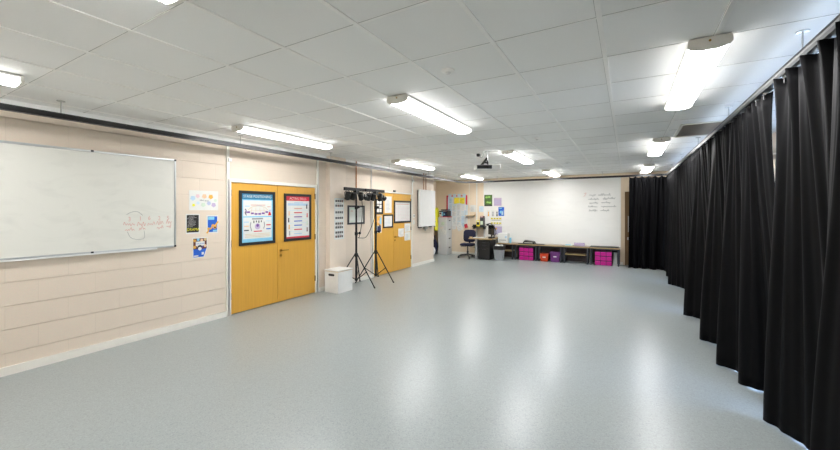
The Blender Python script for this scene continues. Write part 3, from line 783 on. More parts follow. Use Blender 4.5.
# radiator
r = thing('wall_radiator', 'tall flat white wall radiator at the end of the left wall', 'radiator', (WX, 9.24, 1.06))
B('white').box(WX+.05, WX+.12, 8.80, 9.72, 1.09, 2.15).build('panel', None, r, bevel=.015)
B('dkgrey').box(WX+.01, WX+.05, 8.83, 9.70, 1.11, 2.13).build('dark_backing', None, r)
B('copper').tube([(WX+.04, 9.14, 2.13), (WX+.04, 9.14, CZ)], .012).build('pipe', None, r, smooth=True)
B('copper').tube([(WX+.04, 9.27, 2.13), (WX+.04, 9.27, CZ)], .012).build('pipe', None, r, smooth=True)
B('steel').box(WX+.04, WX+.11, 9.1, 9.26, 1.02, 1.09).tube([(WX+.07, 9.18, 1.02), (WX+.07, 9.18, .97)], .025).build('valve', None, r)
for y in (8.86, 9.5): B('dkgrey').box(WX, WX+.06, y, y+.12, 1.06, 1.12).build('bracket', None, r)

# ================================================================== LIGHT STANDS
def light_stand(label, seed):
    rn = random.Random(seed)
    r = thing('light_stand', label, 'light stand', (0, 0, 0), 'black tripod light stands')
    B('satin').tube([(0, 0, .12), (0, 0, 1.3)], .022, 12).tube([(0, 0, 1.3), (0, 0, 1.98)], .0175, 12).build('pole', None, r, smooth=True)
    B('black').tube([(0, 0, .60), (0, 0, .68)], .034, 12).build('hub', None, r, smooth=True)
    B('black').tube([(0, 0, .11), (0, 0, .16)], .030, 12).build('lower_collar', None, r, smooth=True)
    for z, a in ((1.08, .3), (1.62, -.4)):
        k = B('black').tube([(0, 0, z-.03), (0, 0, z+.035)], .034, 12).tube([(0, 0, z), (.05*math.cos(a), .05*math.sin(a)+.03, z+.012)], .008)
        k.ball((.055*math.cos(a), .055*math.sin(a)+.03, z+.014), .03).build('clamp_knob', None, r, smooth=True)
    for a in (0, 2*PI/3, 4*PI/3):
        c, s = math.cos(a), math.sin(a)
        lg = B('satin').tube([(.03*c, .03*s, .655), (.47*c, .47*s, .012)], .0115)
        lo = lg.build('leg', None, r, smooth=True)
        B('black').tube([(.455*c, .455*s, .034), (.478*c, .478*s, .0)], .015).build('rubber_foot', None, lo, smooth=True)
        B('satin').tube([(.025*c, .025*s, .14), (.265*c, .265*s, .31)], .008).build('brace', None, r, smooth=True)
    B('satin').box(-.02, .02, -.37, .31, 1.965, 2.03).build('crossbar', None, r, bevel=.004)
    B('black').box(-.045, .03, -.05, .07, 1.9, 1.99).build('control_box', None, r, bevel=.006)
    for k, y in enumerate((-.28, -.11, .13, .25)):
        tilt = (1.0, 1.1, .9, .5)[k]; tw = (2.6, 2.9, 2.0, 1.2)[k]
        R = Matrix.Rotation(tw, 3, 'Z')@Matrix.Rotation(tilt, 3, 'Y')
        c = Vector((0.01, y, 1.855)); ax = R@Vector((1, 0, 0))
        hd = B('black').tube([c-ax*.075, c-ax*.055, c+ax*.0, c+ax*.07], .055, 16)
        q = hd.build('par_lamp', None, r, smooth=True)
        B('lens').tube([c+ax*.0695, c+ax*.073], .047, 16).build('lens', None, q)
        yv = R@Vector((0, 1, 0))
        B('steel' if k > 1 else 'black').tube([c-yv*.058, c-yv*.062+Vector((0, 0, .07)), Vector((0, y, 1.98)), c+yv*.062+Vector((0, 0, .07)), c+yv*.058], .0075).build('yoke', None, q)
    return r
a = light_stand('left black tripod light stand with four lamps, beside the white box', 1)
b = dup(a); b['label'] = 'right black tripod light stand with four lamps, in front of the second door'
a.location = (-4.87, 5.86, 0); b.location = (-4.845, 6.5, 0)
cb = B('black').tube(cr([(-4.85, 5.99, 1.90), (-4.845, 6.03, 1.6), (-4.85, 6.0, 1.25), (-4.855, 5.94, 1.02), (-4.86, 5.9, 1.0), (-4.85, 5.99, .985), (-4.84, 6.15, 1.0), (-4.84, 6.33, 1.2), (-4.85, 6.46, 1.42), (-4.86, 6.48, 1.6), (-4.86, 6.46, 1.91)], 8), .006, 6)
tag(cb.build('cable', smooth=True), 'thin black cable looping between the two light stands', 'cable')

# white storage box
r = thing('storage_box', 'white lidded box with a hand hole on the floor by the first door', 'box', (-4.86, 5.33, 0))
x0, x1, y0, y1, z1 = -5.035, -4.69, 5.12, 5.53, .405
B('white').box(x0, x1, y0, y1, 0, z1).build('body', None, r, bevel=.006)
B('card').box(x0+.005, x1+.004, y0-.004, y1, z1, z1+.008).build('lid_rim', None, r)
B('white').box(x0-.004, x1+.008, y0-.008, y1+.008, z1+.008, z1+.03).build('lid', None, r, bevel=.006)
F = Frame((x0, y0, 0), (1, 0, 0), (0, 0, 1))
hh = B('blackp').poly(F, [(.10+.0, .335), (.115, .322), (.235, .322), (.25, .335), (.25, .352), (.235, .365), (.115, .365), (.10, .352)], -.001, .002); hh.build('hand_hole', None, r)

# ================================================================== ALCOVE: CABINET AND CLUTTER
r = thing('filing_cabinet', 'pale grey four-drawer steel filing cabinet in the back left alcove', 'filing cabinet', (-5.7, 11.68, 0))
cx0, cx1, cy0, cy1, ch = -5.80, -5.47, 11.43, 11.84, 1.315
B('cabinet').box(cx0, cx1, cy0, cy1, 0, ch).build('body', None, r, bevel=.008)
F = Frame((cx1, cy0, 0), (0, 1, 0), (0, 0, 1))
for k in range(4):
    z = .04+.317*k; d = B('cabinet').rect(F, .012, cy1-cy0-.012, z, z+.305, 0, .016).build('drawer', None, r, bevel=.004)
    B('dkgrey').rect(F, .15, .27, z+.19, z+.225, .016, .03).build('handle', None, d, bevel=.003)
    B('paper').rect(F, .17, .25, z+.24, z+.27, .016, .0175).build('label_holder', None, d)
FS = Frame((cx0, cy0, 0), (1, 0, 0), (0, 0, 1))
for k, (u, v, w, h, an) in enumerate(((.12, 1.03, .13, .12, .0), (.10, .77, .14, .18, .2), (.19, .72, .1, .16, -.3))):
    c, s = math.cos(an), math.sin(an)
    Fq = Frame(FS.p(u, v, 0), FS.u*c+FS.v*s, FS.v*c-FS.u*s)
    sheet(Fq, w, h, ('small pale sheet stuck at the top of the filing cabinet side', 'tilted white sheet with coloured print stuck on the filing cabinet side', 'small white sheet tilted left on the filing cabinet side')[k], seed=40+k, lines=4, base=('sage', 'paper', 'paper')[k], title=(None, 'salmon', None)[k])
# clutter on the cabinet
tag(B('red').box(-5.73, -5.40, 11.44, 11.75, ch, ch+.022).use('paper').box(-5.72, -5.41, 11.445, 11.75, ch+.005, ch+.018).build('folder'), 'red folder lying on top of the filing cabinet', 'folder')
zt0 = ch+.022
r = thing('letter_tray', 'black shelf rack with papers on top of the filing cabinet', 'letter tray', (-5.63, 11.66, zt0))
B('black').box(-5.79, -5.48, 11.5, 11.82, zt0+.19, zt0+.2).box(-5.79, -5.78, 11.5, 11.82, zt0, zt0+.2).box(-5.49, -5.48, 11.5, 11.82, zt0, zt0+.2).build('rack', None, r)
B('paper').box(-5.78, -5.60, 11.52, 11.8, zt0+.2, zt0+.215).build('paper_stack', None, r)
B('blackp').box(-5.72, -5.50, 11.51, 11.8, zt0+.215, zt0+.25).build('black_folder', None, r)
tag(B('paper').box(-5.775, -5.69, 11.48, 11.78, zt0, zt0+.16).use('maroon').box(-5.765, -5.70, 11.476, 11.48, zt0+.08, zt0+.13).use('gold').box(-5.765, -5.73, 11.476, 11.48, zt0+.02, zt0+.06).build('box_file'), 'white box with a maroon mark inside the black rack on the cabinet', 'box')
tag(B('ltblue').box(-5.685, -5.63, 11.48, 11.78, zt0, zt0+.17).build('binder'), 'pale blue binder standing in the black rack on the cabinet', 'binder')
tag(B('navyp').box(-5.625, -5.53, 11.47, 11.78, zt0, zt0+.165).use('ltblue').disc(Frame((-5.578, 11.47, zt0+.08), (1, 0, 0), (0, 0, 1)), 0, 0, .03, 0, .002).build('binder'), 'dark navy binder standing in the black rack on the cabinet', 'binder')
# hi-vis jacket hanging in the alcove
JX, JY = -5.885, 11.50
r = thing('jacket', 'yellow hi-vis jacket hanging at the left of the filing cabinet', 'jacket', (JX, JY, .8))
jk = MB().use('hivis'); rings = []
prof = [(1.66, .03, .03), (1.60, .10, .045), (1.48, .14, .055), (1.2, .13, .06), (1.0, .14, .062), (.84, .15, .065)]
for z, hy, hx in prof:
    ring = []
    for k in range(20):
        t = 2*PI*k/20; rr = 1+.10*math.sin(5*t+z*3); ring.append(jk.bm.verts.new((JX+hx*rr*math.cos(t), JY+hy*rr*math.sin(t), z)))
    rings.append(ring)
jk.face(rings[0]); jk.face(rings[-1])
for A, C in zip(rings, rings[1:]):
    for k in range(20): jk.face([A[k], A[(k+1) % 20], C[(k+1) % 20], C[k]])
jk.build('jacket_body', None, r, smooth=True)
B('hivis').tube([(JX+.0, JY-.10, 1.56), (JX-.0, JY-.16, 1.3), (JX+.005, JY-.165, .98)], .045, 10, .036).build('sleeve', None, r, smooth=True)
for z in (.98, 1.14): B('greyink').tube([(JX+.002, JY-.162, z+.03), (JX+.003, JY-.163, z)], .046, 10).build('reflective_band', None, r)
B('steel').tube([(-6.1, JY, 1.70), (JX, JY, 1.70), (JX+.01, JY, 1.64)], .007).build('hook', None, r)
bg = B('navy')
bg.ball((-5.90, 11.38, .27), .14, (.7, .9, 1.9)); bg.tube(cr([(-5.90, 11.32, .50), (-5.90, 11.38, .68), (-5.90, 11.44, .50)], 5), .012)
tag(bg.build('bag', smooth=True), 'dark navy bag standing between the wall end and the cabinet', 'bag')
tag(B('paper').ball((-5.84, 11.10, .15), .12, (.8, .9, 1.25)).build('carrier_bag', smooth=True), 'crumpled white carrier bag on the floor left of the filing cabinet', 'bag')

# notice board on the back wall
r = thing('notice_board', 'red-edged notice board covered in papers above the filing cabinet', 'notice board', (-5.27, BY, .98))
F = backF(0, 0, BY-.0015)
B('paper2').rect(F, -5.66, -4.90, .98, 2.075, 0, .012).build('board', None, r)
B('red').rect(F, -5.68, -5.625, .96, 2.09, 0, .016).rect(F, -4.935, -4.875, .96, 2.09, 0, .016).rect(F, -5.625, -4.935, 2.045, 2.09, 0, .016).rect(F, -5.625, -4.935, .96, 1.0, 0, .016).build('border', None, r)
rn = random.Random(11)
def tilt(F, u, v, an, d=0):
    c, s = math.cos(an), math.sin(an); return Frame(F.p(u, v, d), F.u*c+F.v*s, F.v*c-F.u*s)
def pin(u, v, w, h, label, base='paper', an=0., d=.016, seed=0, group=None, title=None, ink='greyink', lines=6):
    return sheet(tilt(F, u, v, an, d), w, h, label, 'notice', base, lines, ink, seed, group, title)
pin(-5.37, 1.79, .19, .22, 'left bright yellow sheet at the top of the notice board', 'yellow', d=.019, seed=1, lines=2, ink='gold')
pin(-5.165, 1.785, .20, .22, 'right yellow sheet with a dark picture at the top of the notice board', 'yellow', d=.019, seed=2, lines=5, ink='ink')
k = 0
for v in (1.80, 1.56, 1.35, 1.14, .97):
    for u in (-5.60, -5.44, -5.27, -5.09, -4.97):
        if v == 1.80 and u > -5.42 or u > -5 and v > 1.6: continue
        w, h = rn.uniform(.16, .2), rn.uniform(.2, .26)
        if u > -5: w = .13
        pin(u+rn.uniform(-.02, .02), v+rn.uniform(-.02, .02), w, h, 'white or pale blue sheet in the overlapping papers of the notice board', rn.choice(['paper', 'paper', 'paper2']), rn.uniform(-.06, .06), .016+.0009*(k % 6), 60+k, 'papers on the notice board', rn.choice(['periw', 'skyp', 'ltblue']), rn.choice(['greyink', 'teal', 'ltblue', 'periw']))
        k += 1
for q, u in enumerate((-5.60, -5.42, -5.24, -5.05)):
    pin(u, 2.0, .12, .14, ('first', 'second', 'third', 'last')[q]+' small pale blue card from the left along the notice board top edge', 'paper2', .03*(-1)**q, .018, 80+q, lines=2, ink='sage')
pin(-5.20, .80, .22, .24, 'white sheet hanging crooked off the lower edge of the notice board', 'paper', .45, .02, 91, lines=3)
pin(-5.44, .86, .15, .18, 'small white sheet tilted below the notice board beside the filing cabinet', 'paper', .2, .02, 92, lines=3)
pin(-4.95, .92, .12, .14, 'small red sheet at the lower right corner of the notice board', 'red', .3, .022, 93, lines=1)
# wall papers right of the board
pin(-4.77, 1.50, .21, .24, 'single white sheet on the beige wall right of the notice board', d=0, seed=94)
pin(-4.44, 1.5, .16, .2, 'pale sheet on the beige wall beside the white pipe', 'paper2', d=0, seed=95, lines=4)
r = thing('wall_shelf', 'thin pale wooden wall ledge right of the notice board', 'shelf', (-4.75, BY, 1.36))
B('card').box(-4.92, -4.58, BY-.13, BY, 1.37, 1.388).build('ledge', None, r)
B('white').box(-4.9, -4.885, BY-.1, BY, 1.31, 1.37).build('bracket', None, r); B('white').box(-4.62, -4.605, BY-.1, BY, 1.31, 1.37).build('bracket', None, r)

# ================================================================== BACK WHITEBOARD
r = thing('projection_board', 'huge white board covering the back wall above the benches', 'whiteboard', (-2.2, BY, .45))
B('wbb').rect(F, -4.26, -.165, .455, 2.515, 0, .014).build('board_surface', None, r)
B('white').rect(F, -.18, -.155, .44, 2.52, 0, .02).rect(F, -4.27, -4.245, .44, 2.52, 0, .02).rect(F, -4.245, -.18, .44, .46, 0, .02).build('trim', None, r)
for k, (a, b, v, h) in enumerate(((-.98, -.8, 1.99, .07), (-.74, -.42, 1.99, .06), (-1.0, -.72, 1.875, .045), (-.62, -.3, 1.885, .05), (-.98, -.74, 1.765, .045), (-.66, -.42, 1.77, .045), (-1.0, -.76, 1.65, .045), (-.66, -.28, 1.655, .045), (-.98, -.76, 1.535, .045), (-.68, -.45, 1.54, .045))): B('dryink').scribble(F, a, b, v, h, .016, .010, 100+k).build('handwritten_word', None, r)
B('redink').stroke(F, [(-1.12, 2.06), (-1.06, 2.08), (-1.08, 2.02), (-1.13, 1.97)], .01, .016).build('red_mark', None, r)
# posters on that board
d = .014
def bp(u0, u1, v0, v1): return tilt(F, u0, v0, 0, d), u1-u0, v1-v0
Fq, w, h = bp(-4.245, -3.965, 1.70, 2.085)
p = B('green').rect(Fq, 0, w, 0, h).use('blackp').rect(Fq, .01, w-.01, .0, .05, .0015, .0026).rect(Fq, .0, .02, 0, h, .0015, .0026).rect(Fq, .01, w-.01, h*.52, h*.56, .0015, .0026)
for k, (a, b) in enumerate(((.08, .3), (.17, .31), (.12, .13), (.2, .12))): p.use('hivgreen').disc(Fq, a, b, .045, .002, .003, ry=.03)
tag(p.build('poster'), 'dark green patterned poster at the top left of the back board', 'poster')
Fq, w, h = bp(-3.905, -3.645, 1.71, 1.975)
p = B('lilac').rect(Fq, 0, w, 0, h).use('periw').rect(Fq, .04, w-.04, .15, .158, .0015, .0026).rect(Fq, .04, w-.06, .08, .088, .0015, .0026).use('pink').rect(Fq, .02, w-.02, h-.04, h-.025, .0015, .0026)
tag(p.build('poster'), 'plain lilac poster at the top of the back board', 'poster')
Fq, w, h = bp(-3.75, -3.555, 1.37, 1.665)
p = B('blue').rect(Fq, 0, w, 0, h).use('ltblue').disc(Fq, .09, .13, .05, .0015, .0027).rect(Fq, .03, .12, .24, .27, .0015, .0027).use('skyp').poly(Fq, [(.1, .03), (.17, .03), (.17, .2), (.12, .12)], .0015, .003)
tag(p.build('poster'), 'bright blue poster on the back board below the lilac one', 'poster')
for k, (u, c) in enumerate(((-4.16, 'gold'), (-4.0, 'greyink'), (-3.86, 'ink'))):
    Fq, w, h = bp(u, u+.12, 1.34, 1.56); p = B('paper').rect(Fq, 0, w, 0, h).use(c).disc(Fq, .06, .15, .022, .0018, .0026).poly(Fq, [(.035, .02), (.085, .02), (.075, .125), (.05, .125)], .0018, .0026)
    tag(p.build('notice_sheet'), ('first white figure sheet, left of the row under the green poster', 'middle white figure sheet in the row under the green poster', 'white sheet with a dark figure, beside the bright blue poster')[k], 'notice')
for k, v in enumerate((1.20, 1.045)):
    Fq, w, h = bp(-4.03, -3.63, v, v+.12); p = B('paper').rect(Fq, 0, w, 0, h)
    for q in range(4): p.use('yellow').rect(Fq, .02+.095*q, .09+.095*q, .055, .105, .0018, .0026).use('ink').disc(Fq, .05+.095*q, .08, .012, .0026, .0032)
    p.use('ink').rect(Fq, .05, .35, .02, .03, .0018, .0026)
    tag(p.build('notice_sheet'), ('upper', 'lower')[k]+' white strip with a row of yellow squares on the back board', 'notice')
Fq, w, h = bp(-3.91, -3.63, .74, 1.02); p = B('lilac').rect(Fq, 0, w, 0, h).use('gold').disc(Fq, .08, .2, .035, .0018, .0026)
for q in range(5): p.use('periw').rect(Fq, .03, .24-.02*(q % 2), .03+.03*q, .045+.03*q, .0018, .0026)
for q in range(2): p.use('ink').rect(Fq, .05+.1*q, .1+.1*q, .02, .035, .0026, .0032)
tag(p.build('notice_sheet'), 'pale lilac printed sheet on the back board just above the desk lamp', 'notice')

# ================================================================== DESK CORNER
DZ = .665
r = thing('desk', 'small wood-topped desk with grey legs in the back left corner', 'desk', (-4.05, 11.4, 0))
dk = B('edge').box(-4.43, -3.68, 10.90, 11.26, DZ-.028, DZ).box(-4.11, -3.68, 11.26, 11.84, DZ-.028, DZ)
dk.build('desktop', None, r)
B('grey').box(-4.24, -4.16, 10.98, 11.02, 0, DZ-.028).box(-4.24, -4.16, 11.02, 11.24, 0, .03).box(-4.22, -4.18, 11.02, 11.2, .3, DZ-.028).build('leg_panel', None, r)
B('grey').box(-3.725, -3.69, 11.52, 11.75, 0, DZ-.028).build('leg_panel', None, r)
B('grey').box(-4.11, -4.07, 11.66, 11.8, 0, DZ-.028).build('leg_panel', None, r)
r = thing('drawer_pedestal', 'black drawer pedestal under the desk beside the bin', 'pedestal', (-3.88, 11.25, 0))
B('black').box(-4.13, -3.73, 10.95, 11.5, .02, .60).box(-4.11, -3.75, 10.97, 11.48, 0, .03).build('carcass', None, r, bevel=.005)
Fq = Frame((-4.13, 10.95, 0), (1, 0, 0), (0, 0, 1))
for a, b in ((.04, .35), (.36, .46), (.47, .56)):
    dq = B('black').rect(Fq, .015, .385, a, b, 0, .014).build('drawer', None, r, bevel=.004); B('dkgrey').rect(Fq, .14, .27, b-.03, b-.018, .014, .024).build('handle', None, dq)
# monitor
r = thing('monitor', 'black computer monitor seen nearly edge-on on the desk', 'monitor', (-3.88, 11.45, DZ))
Rm = Matrix.Rotation(math.radians(-50), 3, 'Z'); c0 = Vector((-3.88, 11.52, DZ))
B('black').obox(c0+Vector((0, 0, .01)), (.2, .18, .02), Rm).build('stand_base', None, r, bevel=.005)
B('black').tube([c0+Vector((0, 0, .02)), c0+Rm@Vector((0, .03, .0))+Vector((0, 0, .2))], .022).build('stand_neck', None, r)
B('black').obox(c0+Vector((0, 0, .25)), (.48, .04, .32), Rm).build('screen_housing', None, r, bevel=.006)
B('glassdark').obox(c0+Rm@Vector((0, -.019, 0))+Vector((0, 0, .25)), (.45, .003, .29), Rm).build('screen', None, r)
# gooseneck lamp
r = thing('desk_lamp', 'black gooseneck desk lamp arching over the right end of the desk', 'desk lamp', (-3.74, 11.3, DZ))
B('black').lathe((-3.74, 11.3, DZ), [(.055, 0), (.055, .015), (.03, .03)], 16).build('base', None, r, smooth=True)
B('black').tube(cr([(-3.74, 11.3, DZ+.02), (-3.64, 11.25, DZ+.16), (-3.65, 11.2, DZ+.32), (-3.78, 11.2, DZ+.46), (-3.87, 11.2, DZ+.46)], 8), .012).build('gooseneck', None, r, smooth=True)
B('black').tube([(-3.86, 11.2, DZ+.455), (-3.92, 11.2, DZ+.42)], .024, 12, .038).build('lamp_head', None, r, smooth=True)
tag(B('white').box(-4.33, -3.95, 11.05, 11.19, DZ, DZ+.02).use('grey').box(-4.32, -3.96, 11.06, 11.18, DZ+.02, DZ+.026).build('keyboard'), 'pale keyboard along the front edge of the desk', 'keyboard')
tag(B('paper').box(-3.94, -3.825, 11.04, 11.2, DZ, DZ+.012).build('paper_stack'), 'short stack of white paper at the right of the keyboard', 'paper')
tag(B('black').box(-3.81, -3.69, 11.0, 11.12, DZ, DZ+.06).build('desk_phone', bevel=.01), 'small black desk phone at the right end of the desk', 'phone')
tag(B('card').taper((-4.43, 11.1), .07, .06, .08, .07, DZ, DZ+.03).build('pencil_tray'), 'small tan tray at the left end of the desk', 'tray')
r = thing('wall_shelf', 'black wall shelf behind the office chair, carrying small cartons', 'shelf', (-4.38, BY, .97))
B('black').box(-4.60, -4.17, 11.62, BY-.001, .985, 1.015).build('shelf_board', None, r)
B('black').box(-4.58, -4.565, 11.66, BY-.001, .92, .985).build('bracket', None, r); B('black').box(-4.21, -4.195, 11.66, BY-.001, .92, .985).build('bracket', None, r)
zc = 1.015
tag(B('black').box(-4.585, -4.46, 11.65, 11.8, zc, zc+.055).build('small_radio', bevel=.006), 'small black box at the left end of the black wall shelf', 'box')
tag(B('yellow').box(-4.45, -4.33, 11.64, 11.8, zc, zc+.20).use('ink').box(-4.435, -4.345, 11.637, 11.64, zc+.05, zc+.14).use('paper').box(-4.435, -4.345, 11.637, 11.64, zc+.15, zc+.18).build('carton'), 'yellow carton on the black wall shelf', 'carton')
tag(B('dkgrey').box(-4.32, -4.20, 11.64, 11.8, zc, zc+.30).use('sage').box(-4.305, -4.215, 11.637, 11.64, zc+.06, zc+.18).build('carton'), 'dark grey carton on the black wall shelf beside the yellow one', 'carton')
tag(B('maroon').box(-4.315, -4.205, 11.65, 11.79, zc+.30, zc+.35).use('pink').box(-4.30, -4.22, 11.648, 11.65, zc+.31, zc+.34).build('tin'), 'small maroon tin on top of the dark grey carton', 'tin')

# office chair
r = thing('office_chair', 'navy fabric swivel office chair with a black star base at the desk', 'office chair', (0, 0, 0))
def rbox(mb, c, size, n=5, rot=None, pw=4):
    """soft cushion: superellipsoid"""
    R = rot or Matrix.Identity(3); c = Vector(c); rings = []
    sg = lambda q, e: math.copysign(abs(q)**e, q)
    for i in range(1, 10):
        ph = -PI/2+PI*i/10; ring = []
        for k in range(24):
            t = 2*PI*k/24; e = 2/pw
            ring.append(mb.bm.verts.new(c+R@Vector((size[0]/2*sg(math.cos(ph), .35)*sg(math.cos(t), e), size[1]/2*sg(math.cos(ph), .35)*sg(math.sin(t), e), size[2]/2*sg(math.sin(ph), .7)))))
        rings.append(ring)
    mb.face(rings[0][::-1]); mb.face(rings[-1])
    for A, C in zip(rings, rings[1:]):
        for k in range(24): mb.face([A[k], A[(k+1) % 24], C[(k+1) % 24], C[k]])
    return mb
rbox(B('navy'), (0, 0, .43), (.47, .45, .09)).build('seat', None, r, smooth=True)
rbox(B('navy'), (0, .23, .70), (.43, .42, .085), rot=Matrix.Rotation(PI/2-.12, 3, 'X')).build('backrest', None, r, smooth=True)
B('black').box(-.03, .03, .2, .25, .38, .6).box(-.03, .03, .0, .25, .365, .385).build('back_bracket', None, r)
B('black').tube([(0, 0, .07), (0, 0, .22)], .032, 12).tube([(0, 0, .22), (0, 0, .39)], .018, 12).build('gas_column', None, r, smooth=True)
B('black').tube([(.05, 0, .36), (.24, .02, .345)], .007).build('lever', None, r); B('black').tube([(-.05, 0, .36), (-.24, .02, .345)], .007).build('lever', None, r)
for k in range(5):
    a = 2*PI*k/5+.12; c, s = math.cos(a), math.sin(a)
    lg = B('black').tube([(.02*c, .02*s, .105), (.17*c, .17*s, .085), (.335*c, .335*s, .062)], .026, 8, .017).build('leg', None, r, smooth=True)
    B('black').tube([(.335*c-.022*s, .335*s+.022*c, .027), (.335*c+.022*s, .335*s-.022*c, .027)], .027, 12).build('castor', None, lg, smooth=True)
r.location = (-4.575, 11.18, 0); r.rotation_euler = (0, 0, math.radians(6))

# bin with liner
r = thing('waste_bin', 'grey waste bin with a black liner in front of the benches', 'bin', (-3.5, 11.02, 0))
bx, by = -3.475, 11.08
B('grey').taper((bx, by), .24, .2, .30, .26, 0, .40).build('bin_body', None, r, bevel=.012)
B('black').taper((bx, by), .315, .275, .325, .285, .33, .45).build('bin_liner', None, r, bevel=.012)
tag(B('paper').ball((bx-.05, by-.02, .462), .07, (1.2, 1, .35)).ball((bx+.06, by+.03, .465), .06, (1, 1.2, .35)).build('waste_paper'), 'crumpled white paper heaped in the waste bin', 'paper')

# ================================================================== BENCHES
BT = .505
segs = [(-3.675, -3.125, True, 'dull wood bench behind the waste bin, with a lower shelf'),
        (-3.115, -2.40, False, 'low bench over the left magenta drawers'),
        (-2.39, -1.675, False, 'low bench over the orange and purple boxes'),
        (-1.665, -.955, True, 'low bench with an open shelf, second from the back curtain'),
        (-.945, -.165, False, 'low bench nearest the back curtain, over the right magenta drawers')]
fy, ky = 11.42, 11.84
for a, b, sh, lb in segs:
    r = thing('bench', lb, 'bench', ((a+b)/2, (fy+ky)/2, 0), 'low benches along the back wall')
    B('benchtop').box(a, b, fy, ky, BT-.03, BT).use('edge').box(a, b, fy-.004, fy, BT-.03, BT-.002).build('bench_top', None, r)
    for x in (a+.025, b-.06):
        for y in (fy+.02, ky-.06): B('dkgrey').box(x, x+.035, y, y+.035, 0, BT-.03).build('leg', None, r)
        B('dkgrey').box(x, x+.035, fy+.055, ky-.06, .02, .05).build('foot_rail', None, r)
    B('dkgrey').box(a+.06, b-.06, fy+.02, fy+.045, BT-.06, BT-.03).build('apron', None, r)
    B('brownshade').box(a+.01, b-.01, ky-.022, ky-.004, .02, BT-.03).build('dark_backing', None, r)  # added dark sheet, deepening the shade under the bench top
    if sh: B('edge').box(a+.06, b-.06, fy+.06, ky-.03, .245, .27).build('shelf', None, r)

def tote(label, x0, x1):
    r = thing('drawer_unit', label, 'drawer unit', ((x0+x1)/2, 11.62, 0), 'magenta nine-drawer units'); y0, y1, h = 11.47, 11.8, .405
    B('casing').box(x0, x1, y0+.01, y1, 0, h).build('casing', None, r)
    w = (x1-x0)/3; hh = (h-.01)/3
    for i in range(3):
        for j in range(3):
            a, z = x0+w*i+.007, .010+hh*j; Fq = Frame((a, y0+.01, z), (1, 0, 0), (0, 0, 1)); ww, hz = w-.014, hh-.024
            p = B('magenta').rect(Fq, 0, ww, 0, hz, 0, .022).build('drawer', None, r, bevel=.006)
            B('magenta').rect(Fq, .01, ww-.01, hz-.032, hz-.008, .022, .042).build('pull_lip', None, p, bevel=.004)
    B('magenta').tube([(x0+w*1.2, y0+.06, h), (x0+w*1.2, y0+.06, h+.03), (x0+w*1.8, y0+.06, h+.03), (x0+w*1.8, y0+.06, h)], .01).build('carry_handle', None, r)
tote('magenta plastic drawer unit under the bench, left of the orange box', -2.955, -2.515)
tote('magenta plastic drawer unit under the bench nearest the back curtain', -.80, -.37)
def crate(label, x0, x1, h, m):
    r = thing('storage_crate', label, 'storage box', ((x0+x1)/2, 11.6, 0)); c = ((x0+x1)/2, 11.59); w = x1-x0
    B(m).taper(c, w*.82, .25, w*.94, .29, 0, h-.03).build('tub', None, r, bevel=.008)
    B(m).box(x0, x1, c[1]-.16, c[1]+.16, h-.035, h).build('rim', None, r, bevel=.006)
    B('paper').rect(Frame((c[0]-.045, c[1]-.134-.006*h, h*.5), (1, 0, 0), (0, 0, 1)), 0, .09, 0, .03, 0, .012).build('label_card', None, r)
crate('orange plastic storage box under the bench', -2.322, -2.07, .235, 'orange')
crate('taller purple plastic storage box beside the orange one', -2.03, -1.735, .30, 'purple')
tag(B('paper').hexa([(-.35, 11.6, 0), (-.26, 11.6, 0), (-.24, 11.62, 0), (-.33, 11.62, 0), (-.33, 11.72, .36), (-.27, 11.72, .36), (-.25, 11.74, .36), (-.31, 11.74, .36)]).build('card_sheet'), 'white card leaning under the bench end beside the right drawers', 'card')
# things on the benches
r = thing('printer', 'white boxy printer on the bench behind the waste bin', 'printer', (-3.46, 11.62, BT))
B('white').box(-3.655, -3.34, 11.5, 11.8, BT, BT+.31).build('body', None, r, bevel=.012)
B('grey').box(-3.62, -3.38, 11.492, 11.5, BT+.08, BT+.1).build('paper_slot', None, r); B('skyp').box(-3.42, -3.36, 11.494, 11.5, BT+.16, BT+.22).build('control_panel', None, r)
tag(B('ltblue').tube([(-3.27, 11.6, BT), (-3.27, 11.6, BT+.17)], .035, 14).use('white').tube([(-3.27, 11.6, BT+.17), (-3.27, 11.6, BT+.21)], .018, 12).build('spray_bottle', smooth=True), 'pale blue bottle on the bench beside the white printer', 'bottle')
r = thing('keyboard_stand', 'black and silver folded stand on the bench above the left magenta drawers', 'stand', (-2.72, 11.6, BT))
B('black').box(-3.0, -2.2, 11.47, 11.66, BT, BT+.012).build('base_mat', None, r)
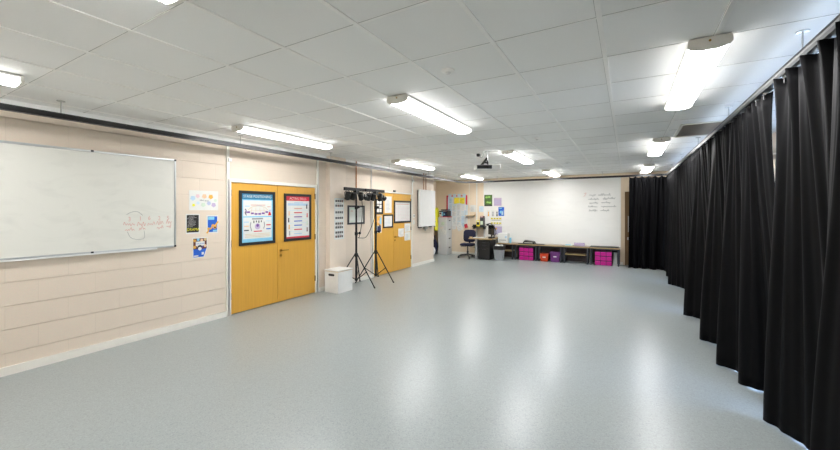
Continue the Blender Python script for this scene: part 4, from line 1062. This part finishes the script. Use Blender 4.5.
B('black').hexa([(-2.86, 11.5, BT+.012), (-2.48, 11.5, BT+.012), (-2.48, 11.72, BT+.012), (-2.86, 11.72, BT+.012), (-2.82, 11.52, BT+.10), (-2.52, 11.52, BT+.06), (-2.52, 11.72, BT+.08), (-2.82, 11.72, BT+.115)]).build('body', None, r, bevel=.008)
B('alum').box(-2.80, -2.55, 11.49, 11.506, BT+.03, BT+.052).build('silver_strip', None, r)
tag(B('black').box(-.93, -.2, 11.46, 11.8, BT, BT+.018).build('cutting_mat', bevel=.004), 'flat black mat on the bench end nearest the back curtain', 'mat')
r = thing('pencil_case', 'soft purple pencil case on the bench with the open shelf', 'pencil case', (-1.25, 11.6, BT))
rbox(B('lilac'), (-1.22, 11.6, BT+.045), (.3, .14, .09)).build('pouch', None, r, smooth=True); B('violet').box(-1.36, -1.08, 11.592, 11.608, BT+.08, BT+.094).build('zip', None, r)
tag(B('sage').box(-1.62, -1.42, 11.55, 11.7, BT, BT+.02).use('ltblue').box(-1.6, -1.46, 11.56, 11.68, BT+.02, BT+.035).build('exercise_books'), 'flat green and blue books on the bench left of the purple pencil case', 'book')

# ================================================================== LIGHT, SKY, CAMERA
wd = bpy.data.worlds.new('sky'); S.world = wd; wd.use_nodes = True
n = wd.node_tree.nodes; l = wd.node_tree.links; bg = n['Background']
sk = n.new('ShaderNodeTexSky'); sk.sky_type = 'NISHITA'; sk.sun_disc = False; sk.sun_elevation = math.radians(38); sk.sun_rotation = math.radians(200)
l.new(sk.outputs[0], bg.inputs['Color']); bg.inputs['Strength'].default_value = 2.5

cam = bpy.data.cameras.new('camera'); co = bpy.data.objects.new('camera', cam); COL.objects.link(co)
co.location = (0, 0, 1.58); co.rotation_euler = (PI/2, 0, math.radians(29.756))
cam.sensor_width = 36; cam.lens = 362.24/840*36; cam.shift_y = -15.35/840; cam.clip_start = .05
S.camera = co
vs = S.view_settings
vs.view_transform = 'Standard'; vs.look = 'None'; vs.gamma = 1; vs.use_curve_mapping = False; vs.exposure = 1.16
